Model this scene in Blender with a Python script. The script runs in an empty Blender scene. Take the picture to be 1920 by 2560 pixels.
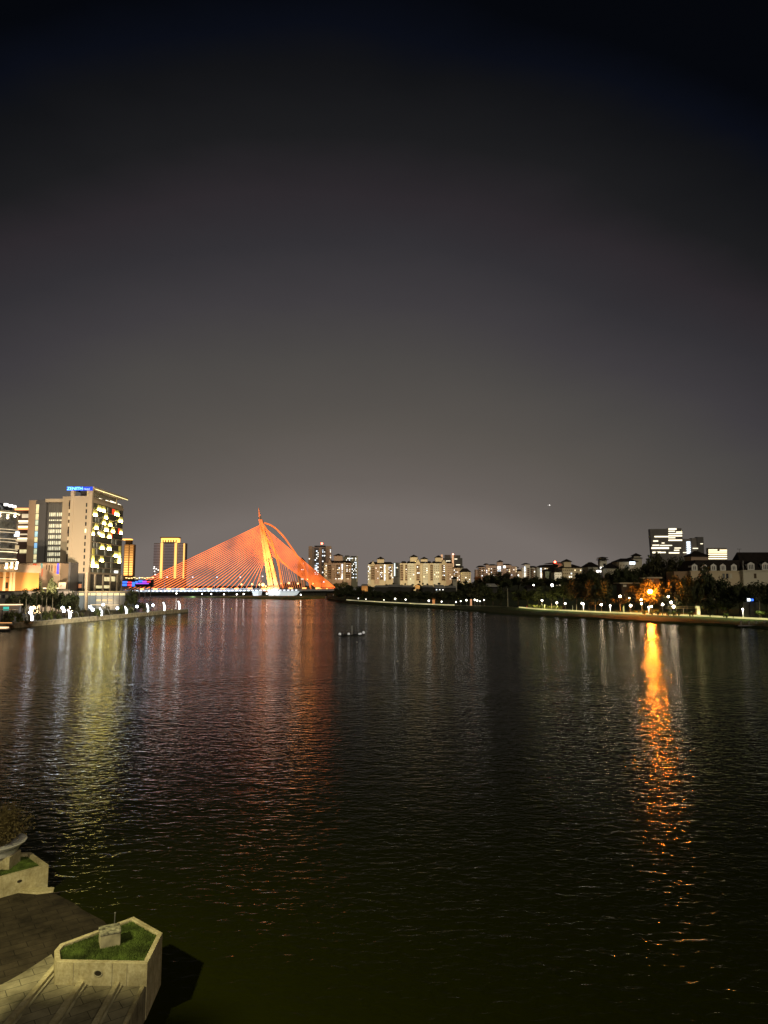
import bpy, bmesh, math, random
from mathutils import Vector, Matrix
random.seed(11)
rnd = random.random
def U(a, b): return a + (b - a) * random.random()
S = bpy.context.scene
COL = S.collection
# ------------------------------------------------------------------ camera
CAMH, F, PITCH = 11.0, 1775.0, math.atan(187 / 1775.0)
cp, sp = math.cos(PITCH), math.sin(PITCH)
cam_d = bpy.data.cameras.new("camera"); cam = bpy.data.objects.new("camera", cam_d); COL.objects.link(cam)
cam.location = (0, 0, CAMH); cam.rotation_euler = (math.pi / 2 + PITCH, 0, 0)
cam_d.sensor_fit = 'VERTICAL'; cam_d.sensor_height = 36; cam_d.lens = 36 * F / 2560
cam_d.clip_start = .3; cam_d.clip_end = 12000
S.camera = cam
def ray(px, py):
    a, b = (px - 960) / F, (1280 - py) / F
    return a, cp - b * sp, sp + b * cp
def P(px, py, Y):
    a, y, z = ray(px, py); t = Y / y
    return Vector((a * t, Y, CAMH + z * t))
def PZ(px, py, z0=0.0):
    a, y, z = ray(px, py); t = (z0 - CAMH) / z
    return Vector((a * t, y * t, z0))
def X(px, Y, py=1467): return P(px, py, Y).x
def Z(py, Y): return P(960, py, Y).z
def K(Y): return Y / F
# ------------------------------------------------------------------ materials
def lin(c):
    c = c / 255.0
    return c / 12.92 if c <= .04045 else ((c + .055) / 1.055) ** 2.4
def rgb(r, g, b): return (lin(r), lin(g), lin(b), 1)
MATS = {}
def mat(name, col, rough=.7, noise=.18, scale=.6, metal=0.0, bump=0.0, spec=.3):
    if name in MATS: return MATS[name]
    m = bpy.data.materials.new(name); m.use_nodes = True; MATS[name] = m
    nt = m.node_tree; bs = nt.nodes['Principled BSDF']
    bs.inputs['Roughness'].default_value = rough; bs.inputs['Metallic'].default_value = metal
    bs.inputs['Specular IOR Level'].default_value = spec
    tc = nt.nodes.new('ShaderNodeTexCoord'); nz = nt.nodes.new('ShaderNodeTexNoise')
    nz.inputs['Scale'].default_value = scale; nz.inputs['Detail'].default_value = 5
    nt.links.new(tc.outputs['Object'], nz.inputs['Vector'])
    rp = nt.nodes.new('ShaderNodeValToRGB')
    lo, hi = 1 - noise * 1.6, 1 + noise * 1.2
    rp.color_ramp.elements[0].position = .3; rp.color_ramp.elements[1].position = .72
    rp.color_ramp.elements[0].color = (col[0] * lo, col[1] * lo, col[2] * lo, 1)
    rp.color_ramp.elements[1].color = (min(1, col[0] * hi), min(1, col[1] * hi), min(1, col[2] * hi), 1)
    nt.links.new(nz.outputs['Fac'], rp.inputs['Fac']); nt.links.new(rp.outputs['Color'], bs.inputs['Base Color'])
    if bump:
        bp = nt.nodes.new('ShaderNodeBump'); bp.inputs['Strength'].default_value = bump
        n2 = nt.nodes.new('ShaderNodeTexNoise'); n2.inputs['Scale'].default_value = scale * 9; n2.inputs['Detail'].default_value = 4
        nt.links.new(tc.outputs['Object'], n2.inputs['Vector'])
        nt.links.new(n2.outputs['Fac'], bp.inputs['Height']); nt.links.new(bp.outputs['Normal'], bs.inputs['Normal'])
    return m
def glow(name, col, strength, sample=False, base=None, vary=0.0, vscale=.5, grad=None):
    """a lit lamp, window or screen, or a surface with light painted in"""
    if name in MATS: return MATS[name]
    m = bpy.data.materials.new(name); m.use_nodes = True; MATS[name] = m
    nt = m.node_tree; bs = nt.nodes['Principled BSDF']
    bs.inputs['Base Color'].default_value = base or (col[0] * .5, col[1] * .5, col[2] * .5, 1)
    bs.inputs['Roughness'].default_value = .5
    bs.inputs['Emission Color'].default_value = (col[0], col[1], col[2], 1)
    bs.inputs['Emission Strength'].default_value = strength
    m.cycles.emission_sampling = 'AUTO' if sample else 'NONE'
    tc = nt.nodes.new('ShaderNodeTexCoord')
    src = None
    if vary:
        nz = nt.nodes.new('ShaderNodeTexNoise'); nz.inputs['Scale'].default_value = vscale; nz.inputs['Detail'].default_value = 3
        nt.links.new(tc.outputs['Object'], nz.inputs['Vector'])
        mr = nt.nodes.new('ShaderNodeMapRange'); mr.inputs['From Min'].default_value = .35; mr.inputs['From Max'].default_value = .65
        mr.inputs['To Min'].default_value = strength * (1 - vary); mr.inputs['To Max'].default_value = strength * (1 + vary)
        nt.links.new(nz.outputs['Fac'], mr.inputs['Value']); src = mr.outputs['Result']
    if grad:   # uplight painted as emission: strength falls off with generated height
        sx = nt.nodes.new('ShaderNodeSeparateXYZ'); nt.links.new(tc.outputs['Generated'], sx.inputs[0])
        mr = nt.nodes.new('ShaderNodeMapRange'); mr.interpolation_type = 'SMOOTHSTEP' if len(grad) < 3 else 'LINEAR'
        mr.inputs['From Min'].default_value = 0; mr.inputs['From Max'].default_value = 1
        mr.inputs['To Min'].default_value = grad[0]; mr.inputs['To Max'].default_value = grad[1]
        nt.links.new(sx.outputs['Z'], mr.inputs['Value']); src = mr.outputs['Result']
        if len(grad) > 2:   # steep fall-off above the panel foot
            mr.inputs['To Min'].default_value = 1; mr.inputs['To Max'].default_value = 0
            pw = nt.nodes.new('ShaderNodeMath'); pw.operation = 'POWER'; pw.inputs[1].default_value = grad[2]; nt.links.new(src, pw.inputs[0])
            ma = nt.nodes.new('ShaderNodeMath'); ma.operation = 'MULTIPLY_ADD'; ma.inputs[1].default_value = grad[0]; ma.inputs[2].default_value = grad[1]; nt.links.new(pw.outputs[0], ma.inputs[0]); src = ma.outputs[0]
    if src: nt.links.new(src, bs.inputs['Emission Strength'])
    return m
M = {}
M['cream'] = mat('cream_render', (.60, .50, .34), .8, .10, .15)
M['cream_pink'] = mat('pink_render', (.50, .36, .26), .8, .10, .15)
M['cream_pale'] = mat('pale_render', (.62, .58, .46), .8, .10, .15)
M['white'] = mat('white_paint', (.75, .74, .70), .6, .06, .3)
M['tan'] = mat('tan_cladding', (.54, .44, .31), .75, .07, .25)
M['tan2'] = mat('rosy_tan_cladding', (.50, .35, .23), .75, .07, .25)
M['greyslab'] = mat('grey_cladding', (.13, .125, .125), .6, .12, .2)
M['facade_dark'] = mat('dark_facade_panel', (.12, .12, .085), .5, .3, .35)
M['glassdark'] = mat('dark_glass', (.03, .032, .036), .12, .3, .5, spec=.6)
M['glassgrey'] = mat('grey_glass', (.16, .155, .14), .25, .3, .5, spec=.6)
M['glassblue'] = mat('blue_grey_glass', (.22, .27, .34), .25, .15, .5, spec=.6)
M['darkroof'] = mat('dark_roof_tiles', (.016, .011, .009), .8, .3, .8)
M['concrete'] = mat('concrete', (.22, .21, .18), .85, .2, .5, bump=.1)
M['darkconc'] = mat('dark_stone', (.075, .07, .055), .85, .3, .7)
M['metal'] = mat('grey_metal', (.25, .25, .24), .4, .1, 2, metal=.6)
M['darkmetal'] = mat('dark_metal', (.04, .04, .04), .5, .2, 2, metal=.4)
M['brown'] = mat('brown_balcony', (.085, .055, .032), .8, .2, .4)
M['tower_grey'] = mat('mauve_grey_cladding', (.30, .255, .25), .7, .12, .1)
M['leaf'] = mat('dark_leaves', (.062, .074, .030), .7, .5, 1.2)
M['leaf2'] = mat('olive_leaves', (.062, .060, .025), .7, .45, 1.0)
M['leaf_lit'] = mat('yellow_green_leaves', (.10, .115, .03), .7, .4, 1.4)  # lamplit foliage: light put into a brighter leaf colour
M['leaf_dry'] = mat('straw_green_leaves', (.16, .125, .05), .7, .4, 6)
M['bark'] = mat('bark', (.09, .07, .05), .9, .3, 3, bump=.3)
M['palebark'] = mat('pale_bark', (.30, .26, .17), .9, .25, 3, bump=.3)
M['stone'] = mat('pale_stone_cladding', (.54, .49, .31), .8, .2, 2.6, bump=.22)
M['oldstone'] = mat('stained_stone', (.44, .40, .26), .9, .30, 2.6, bump=.5)
M['soil'] = mat('dark_soil', (.03, .024, .015), .95, .3, 3)
M['orange_tile'] = mat('orange_gable', (.45, .17, .06), .8, .2, .6)
M['redplastic'] = mat('red_plastic', (.5, .05, .02), .5, .1, 3)
G = {}
G['win_warm'] = glow('window_warm', (1, .80, .48), 1.9)
G['win_white'] = glow('window_white', (1, .97, .88), 2.6)
G['win_cool'] = glow('window_cool', (.78, .88, 1), 2.3)
G['win_dim'] = glow('window_dim', (.95, .72, .40), .55)
G['win_blue'] = glow('window_blue', (.30, .62, 1), .8)
G['win_gold'] = glow('window_gold', (1, .86, .45), .8, vary=.35, vscale=1.6)
G['fin'] = glow('uplight_glow_panel', (1, .82, .17), 1, grad=(200.0, .28, 5.5))  # uplight on the hotel panels painted as an emission gradient
G['fin_long'] = glow('uplight_glow_tall_panel', (1, .82, .17), 1, grad=(110.0, .25, 6))
G['fin_red'] = glow('red_panel', (1, .07, .02), 1.1)
G['fin_grey'] = mat('unlit_panel', (.30, .31, .27), .6, .1, .4)
G['strip_yellow'] = glow('roof_strip_light', (1, .84, .36), 2.6)
G['bulb_warm'] = glow('warm_bulb', (1, .78, .45), 14, True)
G['bar'] = glow('bar_light', (1, .85, .6), 3.0, vary=.6, vscale=.5)
G['sign_cyan'] = glow('cyan_sign_letters', (.16, .55, 1), 3.2, True)
G['sign_blue'] = glow('blue_sign_panel', (.02, .07, .75), .9)
G['globe'] = glow('white_globe_light', (.74, .86, 1), 21, True)
G['arch'] = glow('arch_light_panel', (.90, .96, 1), 4.5, True)
G['lamp'] = glow('warm_white_lamp', (1, .80, .52), 52, True)
G['lamp_white'] = glow('white_lamp', (1, .95, .84), 20, True)
G['lamp_far'] = glow('far_white_lamp', (1, .95, .84), 5, True)
G['lantern'] = glow('lantern_panel', (1, .93, .78), 16, True)
G['park'] = glow('park_lamp_globe', (1, .96, .86), 12, True)
G['sodium'] = glow('sodium_lamp', (1, .25, .018), 2700, True)
G['deck'] = glow('deck_edge_light', (.86, .93, 1), 1.7, True)
G['rail'] = glow('orange_rail_light', (1, .30, .09), 4.0)
G['brlamp'] = glow('orange_globe', (1, .55, .18), 5, True)
G['cable'] = glow('glowing_orange_cable', (1, .17, .024), 2.0, base=(.4, .15, .06, 1), vary=.5, vscale=.05)  # floodlight on the cables put in as emission
G['cable_pale'] = glow('pale_orange_cable', (1, .25, .09), .75, base=(.4, .25, .15, 1), vary=.3, vscale=.05)  # paler floodlight, painted as emission too
G['cable_far'] = glow('dim_glow_cable', (1, .17, .03), .45, base=(.4, .15, .06, 1), vary=.3, vscale=.05)  # far cables carry a weaker painted floodlight
G['red_beacon'] = glow('red_beacon', (1, .06, .03), 30, True)
G['goldcol'] = glow('gold_lit_column', (1, .50, .13), 1.7, vary=.3, vscale=.08)
G['goldgrad'] = glow('gold_uplight_glow', (1, .48, .11), 1, grad=(3.6, .55))  # gold uplight painted into the strips as emission
G['goldring'] = glow('gold_crown', (1, .50, .10), 2.3, vary=.5, vscale=.12)
G['orange_wall'] = glow('orange_uplight_glow', (1, .40, .09), 1, grad=(.7, .26))  # arcade uplight painted into the wall as emission
G['orange_band'] = glow('orange_band', (1, .40, .13), 1.6, vary=.5, vscale=.15)
G['cove'] = glow('cove_light', (1, .83, .50), 2.2, vary=.35, vscale=.2)
G['cove_dim'] = glow('dim_cove_light', (1, .80, .52), .62, vary=.4, vscale=.2)
G['led_blue'] = glow('blue_led', (.05, .18, 1), 1.9)
G['led_red'] = glow('red_led', (1, .06, .10), 1.4)
G['led_purple'] = glow('purple_led', (.45, .08, .95), 1.5)
G['teal'] = glow('teal_screen', (.08, .75, .60), .7)
G['led_soft_blue'] = glow('blue_strip', (.12, .10, .95), .95)
G['led_soft_red'] = glow('red_strip', (.80, .10, .03), .55)
G['led_soft_teal'] = glow('teal_strip', (.20, .42, .38), .45)
G['band_white'] = glow('office_light_band', (1, .88, .62), 1.5, vary=.6, vscale=.22)
G['sunshade'] = glow('lit_canopy_edge', (1, .66, .36), 1.6, vary=.4, vscale=.3)
G['aircraft'] = glow('aircraft_light', (1, .95, .88), 3.0)

# ------------------------------------------------------------------ mesh builder
class MB:
    def __init__(s): s.v = []; s.f = []
    def add(s, vs, fs):
        n = len(s.v); s.v += [Vector(v) for v in vs]; s.f += [tuple(i + n for i in f) for f in fs]; return s
    def box(s, x0, x1, y0, y1, z0, z1):
        return s.add([(x0,y0,z0),(x1,y0,z0),(x1,y1,z0),(x0,y1,z0),(x0,y0,z1),(x1,y0,z1),(x1,y1,z1),(x0,y1,z1)],
                     [(3,2,1,0),(4,5,6,7),(0,1,5,4),(1,2,6,5),(2,3,7,6),(3,0,4,7)])
    def prism(s, poly, z0, z1):
        n = len(poly)
        def zz(z, i): return z[i] if isinstance(z, (list, tuple)) else z
        a = sum(poly[i][0]*poly[(i+1)%n][1] - poly[(i+1)%n][0]*poly[i][1] for i in range(n))
        idx = list(range(n)) if a > 0 else list(range(n))[::-1]
        vs = [(poly[i][0], poly[i][1], zz(z0, i)) for i in idx] + [(poly[i][0], poly[i][1], zz(z1, i)) for i in idx]
        fs = [tuple(range(n))[::-1], tuple(range(n, 2*n))] + [(i, (i+1)%n, n+(i+1)%n, n+i) for i in range(n)]
        return s.add(vs, fs)
    def extr_y(s, poly_xz, y0, y1):
        n = len(poly_xz)
        vs = [(x, y0, z) for x, z in poly_xz] + [(x, y1, z) for x, z in poly_xz]
        fs = [tuple(range(n)), tuple(range(n, 2*n))[::-1]] + [(i, n+i, n+(i+1)%n, (i+1)%n) for i in range(n)]
        return s.add(vs, fs)
    def hip(s, x0, x1, y0, y1, z0, z1, ridge=.5):
        """hip roof with overhang already in the numbers; ridge = share of length kept (0 = pyramid)"""
        cx, cy = (x0+x1)/2, (y0+y1)/2; h = (x1-x0)/2*ridge
        e = .35
        return s.add([(x0,y0,z0),(x1,y0,z0),(x1,y1,z0),(x0,y1,z0),(x0,y0,z0+e),(x1,y0,z0+e),(x1,y1,z0+e),(x0,y1,z0+e),(cx-h,cy,z1),(cx+h,cy,z1)],
                     [(3,2,1,0),(0,1,5,4),(1,2,6,5),(2,3,7,6),(3,0,4,7),(4,5,9,8),(6,7,8,9),(5,6,9),(7,4,8)])
    def tube(s, pts, rads, n=8, cap=True):
        pts = [Vector(p) for p in pts]
        if not isinstance(rads, (list, tuple)): rads = [rads]*len(pts)
        vs, fs = [], []
        for i, p in enumerate(pts):
            d = (pts[min(i+1, len(pts)-1)] - pts[max(i-1, 0)]).normalized()
            up = Vector((0,0,1)) if abs(d.z) < .95 else Vector((0,1,0))
            a = d.cross(up).normalized(); b = a.cross(d)
            for k in range(n):
                t = 2*math.pi*k/n; vs.append(p + (a*math.cos(t) + b*math.sin(t))*rads[i])
        for i in range(len(pts)-1):
            for k in range(n):
                fs.append((i*n+k, i*n+(k+1)%n, (i+1)*n+(k+1)%n, (i+1)*n+k))
        if cap: fs += [tuple(range(n))[::-1], tuple(range((len(pts)-1)*n, len(pts)*n))]
        return s.add(vs, fs)
    def lathe(s, c, prof, n=20):
        vs, fs = [], []
        for r, z in prof:
            for k in range(n):
                t = 2*math.pi*k/n; vs.append((c[0]+r*math.cos(t), c[1]+r*math.sin(t), c[2]+z))
        for i in range(len(prof)-1):
            for k in range(n): fs.append((i*n+k, i*n+(k+1)%n, (i+1)*n+(k+1)%n, (i+1)*n+k))
        fs += [tuple(range(n))[::-1], tuple(range((len(prof)-1)*n, len(prof)*n))]
        return s.add(vs, fs)
    def ball(s, c, r, n=10, m=6, sz=1.0):
        return s.lathe((c[0], c[1], c[2]), [(max(.02*r, r*math.sin(math.pi*i/m)), -r*sz*math.cos(math.pi*i/m)) for i in range(m+1)], n)
    def beam(s, a, b, w, h):
        """box along a-b, w across (horizontal), h up"""
        a, b = Vector(a), Vector(b); d = (b-a).normalized(); r = d.cross(Vector((0,0,1))).normalized()*w/2; u = Vector((0,0,h))
        return s.add([a-r, a+r, b+r, b-r, a-r+u, a+r+u, b+r+u, b-r+u], [(3,2,1,0),(4,5,6,7),(0,1,5,4),(1,2,6,5),(2,3,7,6),(3,0,4,7)])
    def mesh(s, name, m, org=(0,0,0), smooth=False):
        o = Vector(org); me = bpy.data.meshes.new(name); me.from_pydata([tuple(v-o) for v in s.v], [], s.f); me.update()
        if m: me.materials.append(m)
        bm = bmesh.new(); bm.from_mesh(me); bmesh.ops.recalc_face_normals(bm, faces=bm.faces); bm.to_mesh(me); bm.free()
        if smooth:
            for p in me.polygons: p.use_smooth = True
        return me
    def build(s, name, m, parent=None, org=None, smooth=False):
        if org is None: org = ORG.get(parent.name, (0,0,0)) if parent else (0,0,0)
        o = bpy.data.objects.new(name, s.mesh(name, m, org, smooth)); COL.objects.link(o)
        if parent: o.parent = parent; ORG[o.name] = org
        return o
ORG = {}
def tag(o, label, cat, group=None):
    o['label'] = label; o['category'] = cat
    if group: o['group'] = group
    return o
def thing(name, label, cat, loc, group=None):
    o = bpy.data.objects.new(name, None); COL.objects.link(o); o.location = loc; o.empty_display_size = .5
    ORG[o.name] = tuple(loc); return tag(o, label, cat, group)
def struct(name, mb, m, smooth=False):
    o = mb.build(name, m, None, None, smooth); o['kind'] = 'structure'; return o
UNIT = {}
def bx(name, m, parent, x0, x1, y0, y1, z0, z1):
    """a box part that shares one unit mesh per material"""
    me = UNIT.get((name, m.name))
    if me is None:
        me = MB().box(-.5,.5,-.5,.5,-.5,.5).mesh(name, m); UNIT[(name, m.name)] = me
    o = bpy.data.objects.new(name, me); COL.objects.link(o); o.parent = parent
    g = Vector(ORG.get(parent.name, (0,0,0)))
    o.location = Vector(((x0+x1)/2,(y0+y1)/2,(z0+z1)/2)) - g
    o.scale = (max(.01, x1-x0), max(.01, y1-y0), max(.01, z1-z0)); ORG[o.name] = tuple(g); return o
def copy_thing(root, loc, label=None, rotz=None, sc=None, group=None, leafmat=None):
    r = root.copy(); COL.objects.link(r); r.location = loc
    if label: r['label'] = label
    if group: r['group'] = group
    if rotz is not None: r.rotation_euler = (0, 0, rotz)
    if sc is not None: r.scale = sc if not isinstance(sc, (int, float)) else (sc, sc, sc)
    for ch in root.children:
        c = ch.copy(); COL.objects.link(c); c.parent = r
        for g in ch.children:
            d = g.copy(); COL.objects.link(d); d.parent = c
    return r
ORD = ['first','second','third','fourth','fifth','sixth','seventh','eighth','ninth','tenth','eleventh','twelfth','thirteenth','fourteenth','fifteenth',
       'sixteenth','seventeenth','eighteenth','nineteenth','twentieth','twenty-first','twenty-second','twenty-third','twenty-fourth','twenty-fifth',
       'twenty-sixth','twenty-seventh','twenty-eighth','twenty-ninth','thirtieth','thirty-first','thirty-second','thirty-third','thirty-fourth','thirty-fifth']

# ------------------------------------------------------------------ sky
w = bpy.data.worlds.new("World"); S.world = w; w.use_nodes = True
nt = w.node_tree; bg = nt.nodes['Background']
tc = nt.nodes.new('ShaderNodeTexCoord'); sx = nt.nodes.new('ShaderNodeSeparateXYZ'); nt.links.new(tc.outputs['Generated'], sx.inputs[0])
def mth(op, a, b=None):
    n = nt.nodes.new('ShaderNodeMath'); n.operation = op
    for i, q in enumerate((a, b)):
        if q is None: continue
        if isinstance(q, (int, float)): n.inputs[i].default_value = q
        else: nt.links.new(q, n.inputs[i])
    return n.outputs[0]
xo = mth('ADD', sx.outputs['X'], .05)
nz = nt.nodes.new('ShaderNodeTexNoise'); nz.inputs['Scale'].default_value = 2.2; nz.inputs['Detail'].default_value = 7
mp = nt.nodes.new('ShaderNodeMapping'); mp.inputs['Scale'].default_value = (1, 1, 2.6); nt.links.new(tc.outputs['Generated'], mp.inputs[0]); nt.links.new(mp.outputs[0], nz.inputs['Vector'])
sv = mth('ADD', mth('ADD', sx.outputs['Z'], mth('MULTIPLY', mth('MULTIPLY', xo, xo), .72)), mth('MULTIPLY', mth('ADD', nz.outputs['Fac'], -.5), .085))
rp = nt.nodes.new('ShaderNodeValToRGB'); nt.links.new(sv, rp.inputs['Fac'])
stops = [(0, (118,109,104)), (5.7, (117,109,104)), (8.6, (104,97,92)), (13.4, (90,85,80)), (18.7, (76,73,71)), (22.6, (64,61,64)), (27, (51,49,53)),
         (30.8, (45,41,45)), (34.2, (29,29,31)), (38.3, (18,19,22)), (40.4, (10,13,22)), (43, (5,7,12)), (90, (3,4,7))]
el = rp.color_ramp.elements
for i, (d, c) in enumerate(stops):
    e = el.new(math.sin(math.radians(d))) if 0 < i < len(stops)-1 else el[0 if i == 0 else len(el)-1]
    e.color = rgb(*c)
nt.links.new(rp.outputs['Color'], bg.inputs['Color']); bg.inputs['Strength'].default_value = 1.0
# city glow from behind the camera: one soft warm lamp
sun = bpy.data.lights.new("city_glow", 'SUN'); sun.energy = .6; sun.angle = math.radians(12); sun.color = (1, .86, .62)
so = bpy.data.objects.new("city_glow", sun); COL.objects.link(so)
so.rotation_euler = Vector((-.40, .80, -.45)).to_track_quat('-Z', 'Y').to_euler()
def spot(name, loc, target, power, col, size=60, blend=.6, rad=.5):
    d = bpy.data.lights.new(name, 'SPOT'); d.energy = power; d.color = col; d.spot_size = math.radians(size); d.spot_blend = blend; d.shadow_soft_size = rad
    o = bpy.data.objects.new(name, d); COL.objects.link(o); o.location = loc
    o.rotation_euler = (Vector(target) - Vector(loc)).to_track_quat('-Z', 'Y').to_euler(); return o
def point(name, loc, power, col, rad=.3):
    d = bpy.data.lights.new(name, 'POINT'); d.energy = power; d.color = col; d.shadow_soft_size = rad
    o = bpy.data.objects.new(name, d); COL.objects.link(o); o.location = loc; return o

# ------------------------------------------------------------------ water
def water_mat():
    m = bpy.data.materials.new('lake_water'); m.use_nodes = True; nt = m.node_tree; bs = nt.nodes['Principled BSDF']
    bs.inputs['Base Color'].default_value = (.016, .019, .0014, 1); bs.inputs['Roughness'].default_value = .065; bs.inputs['IOR'].default_value = 1.33
    tc = nt.nodes.new('ShaderNodeTexCoord')
    def noise(scale, sx_, sy_, det, rot=0.0, dist=0.0):
        mp = nt.nodes.new('ShaderNodeMapping'); mp.inputs['Scale'].default_value = (sx_, sy_, 1); mp.inputs['Rotation'].default_value = (0, 0, rot)
        nt.links.new(tc.outputs['Object'], mp.inputs[0])
        n = nt.nodes.new('ShaderNodeTexNoise'); n.inputs['Scale'].default_value = scale; n.inputs['Detail'].default_value = det; n.inputs['Distortion'].default_value = dist
        nt.links.new(mp.outputs[0], n.inputs['Vector']); return n.outputs['Fac']
    def mm(op, a, b):
        n = nt.nodes.new('ShaderNodeMath'); n.operation = op
        for i, q in enumerate((a, b)):
            if isinstance(q, (int, float)): n.inputs[i].default_value = q
            else: nt.links.new(q, n.inputs[i])
        return n.outputs[0]
    big = noise(.13, .5, 1, 2, .1)
    mid = noise(1.05, .62, 1, 2, .12, .5)
    rip = noise(2.9, .64, 1, 2.5, -.10, .4)
    fine = noise(7.0, .75, 1, 2, .05)
    calm = noise(.030, .40, 1, 4, .15, .6)
    mr = nt.nodes.new('ShaderNodeMapRange'); mr.inputs['From Min'].default_value = .36; mr.inputs['From Max'].default_value = .62
    mr.inputs['To Min'].default_value = .68; mr.inputs['To Max'].default_value = 1.15; nt.links.new(calm, mr.inputs['Value'])
    h = mm('ADD', mm('ADD', mm('MULTIPLY', big, .035), mm('MULTIPLY', mid, .095)), mm('ADD', mm('MULTIPLY', rip, .074), mm('MULTIPLY', fine, .008)))
    h = mm('MULTIPLY', h, mr.outputs['Result'])
    sp_ = nt.nodes.new('ShaderNodeSeparateXYZ'); nt.links.new(tc.outputs['Object'], sp_.inputs[0])
    m2 = nt.nodes.new('ShaderNodeMapRange'); m2.interpolation_type = 'SMOOTHSTEP'; m2.inputs['From Min'].default_value = 8; m2.inputs['From Max'].default_value = 27
    m2.inputs['To Min'].default_value = .22; m2.inputs['To Max'].default_value = 1.0
    nt.links.new(mm('ADD', sp_.outputs['Y'], mm('MULTIPLY', sp_.outputs['X'], .75)), m2.inputs['Value'])
    h = mm('MULTIPLY', h, m2.outputs['Result'])
    bp = nt.nodes.new('ShaderNodeBump'); bp.inputs['Strength'].default_value = 1; bp.inputs['Distance'].default_value = 1.0
    nt.links.new(h, bp.inputs['Height'])
    gl = nt.nodes.new('ShaderNodeBsdfGlossy'); gl.inputs['Color'].default_value = (1, 1, 1, 1); gl.inputs['Roughness'].default_value = .065
    df = nt.nodes.new('ShaderNodeBsdfDiffuse'); df.inputs['Color'].default_value = (.016, .019, .0014, 1)
    fr = nt.nodes.new('ShaderNodeFresnel'); fr.inputs['IOR'].default_value = 1.33
    for q in (gl, df, fr): nt.links.new(bp.outputs['Normal'], q.inputs['Normal'])
    k = mm('MULTIPLY', mm('POWER', fr.outputs['Fac'], 1.7), .60)
    mx = nt.nodes.new('ShaderNodeMixShader'); nt.links.new(k, mx.inputs[0]); nt.links.new(df.outputs[0], mx.inputs[1]); nt.links.new(gl.outputs[0], mx.inputs[2])
    nt.links.new(mx.outputs[0], nt.nodes['Material Output'].inputs['Surface']); nt.nodes.remove(bs)
    return m
M['water'] = water_mat()
struct('water', MB().add([(-1500,-60,0),(1500,-60,0),(1500,1400,0),(-1500,1400,0)], [(0,1,2,3)]), M['water'])

# ------------------------------------------------------------------ ground sheets
def sheet(name, rows, m):
    mb = MB(); n = len(rows[0]); vs = [p for r in rows for p in r]
    fs = [(i*n+k, i*n+k+1, (i+1)*n+k+1, (i+1)*n+k) for i in range(len(rows)-1) for k in range(n-1)]
    return struct(name, mb.add(vs, fs), m)
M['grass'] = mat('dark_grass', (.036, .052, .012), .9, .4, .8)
M['earth'] = mat('dark_earth', (.030, .030, .018), .95, .3, .1)
M['path'] = mat('pale_paving', (.52, .48, .30), .8, .15, .4)
# far terrain beyond the lake reaching the horizon
far = [[(x, 760, .3), (x, 800, 1.5), (x, 1000, 3), (x, 1600, 8), (x, 9000, 20)] for x in (-6000, -900, -180, -90, 0, 60, 400, 1200, 6000)]
sheet('ground', far, M['earth'])
# bank under the pylon side of the bridge
bk = []
for px, y0, y1 in ((350,1491,1489.4),(450,1492.5,1489.6),(560,1494.5,1490),(660,1497.5,1491),(740,1499,1491.5),(806,1496,1491.5),(830,1494,1491)):
    a = PZ(px, y0, 0); b = PZ(px, y1, .0); yb = max(b.y, a.y+20)
    bk.append([(a.x, a.y, -.3), (a.x*1.001, a.y+.6, .7), (X(px, yb), yb, 1.3), (X(px, 820), 820, 2.2)])
M['bank_bright'] = mat('bright_green_bank', (.16, .22, .06), .9, .25, .05)  # park lamplight put into a brighter grass colour
sheet('grass_bank', bk, M['bank_bright'])
# right-hand shore
WL = [(818,1500.2),(850,1505.5),(891,1510.5),(960,1514.5),(1041,1519),(1110,1523),(1192,1530),(1222,1534),(1260,1538),(1343,1542),(1410,1545),(1480,1548),(1565,1554),(1660,1560),(1760,1563),(1832,1566.5),(1920,1573),(2010,1580),(2150,1592)]
PATHY = [(818,1497.5),(850,1500),(891,1502.5),(960,1506.5),(1041,1511),(1110,1513.5),(1192,1515),(1222,1516),(1260,1516.5),(1343,1524),(1410,1527.5),(1480,1531),(1565,1534.5),(1660,1538.5),(1760,1542),(1832,1546),(1920,1550.5),(2010,1556),(2150,1566)]
def hillf(px): return .22 + .78*min(1, max(0, (px-1140)/160))
rows, prow = [], []
for (px, wy), (_, py) in zip(WL, PATHY):
    a = PZ(px, wy, 0); c = PZ(px, py, 1.6)
    if c.y < a.y + 8: c = Vector((X(px, a.y+8), a.y+8, 1.6))
    yy = c.y
    b = a.lerp(c, .12); b.z = .55
    hf = hillf(px)
    def pt(y, z): return (X(px, y), y, z if z < 3 else 2.2+(z-2.2)*hf)
    rows.append([(a.x, a.y-.3, -.4), tuple(b), (c.x, c.y, 1.6), pt(yy+4.2, 1.62), pt(yy+25, 2.2), pt(yy+60, 4), pt(yy+140, 8), pt(yy+330, 15), pt(yy+700, 22)])
    prow.append([pt(yy+.4, 1.63), pt(yy+3.8, 1.66)])
sheet('right_shore_grass', rows, M['grass'])
sheet('promenade_path', prow, M['path'])
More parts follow.
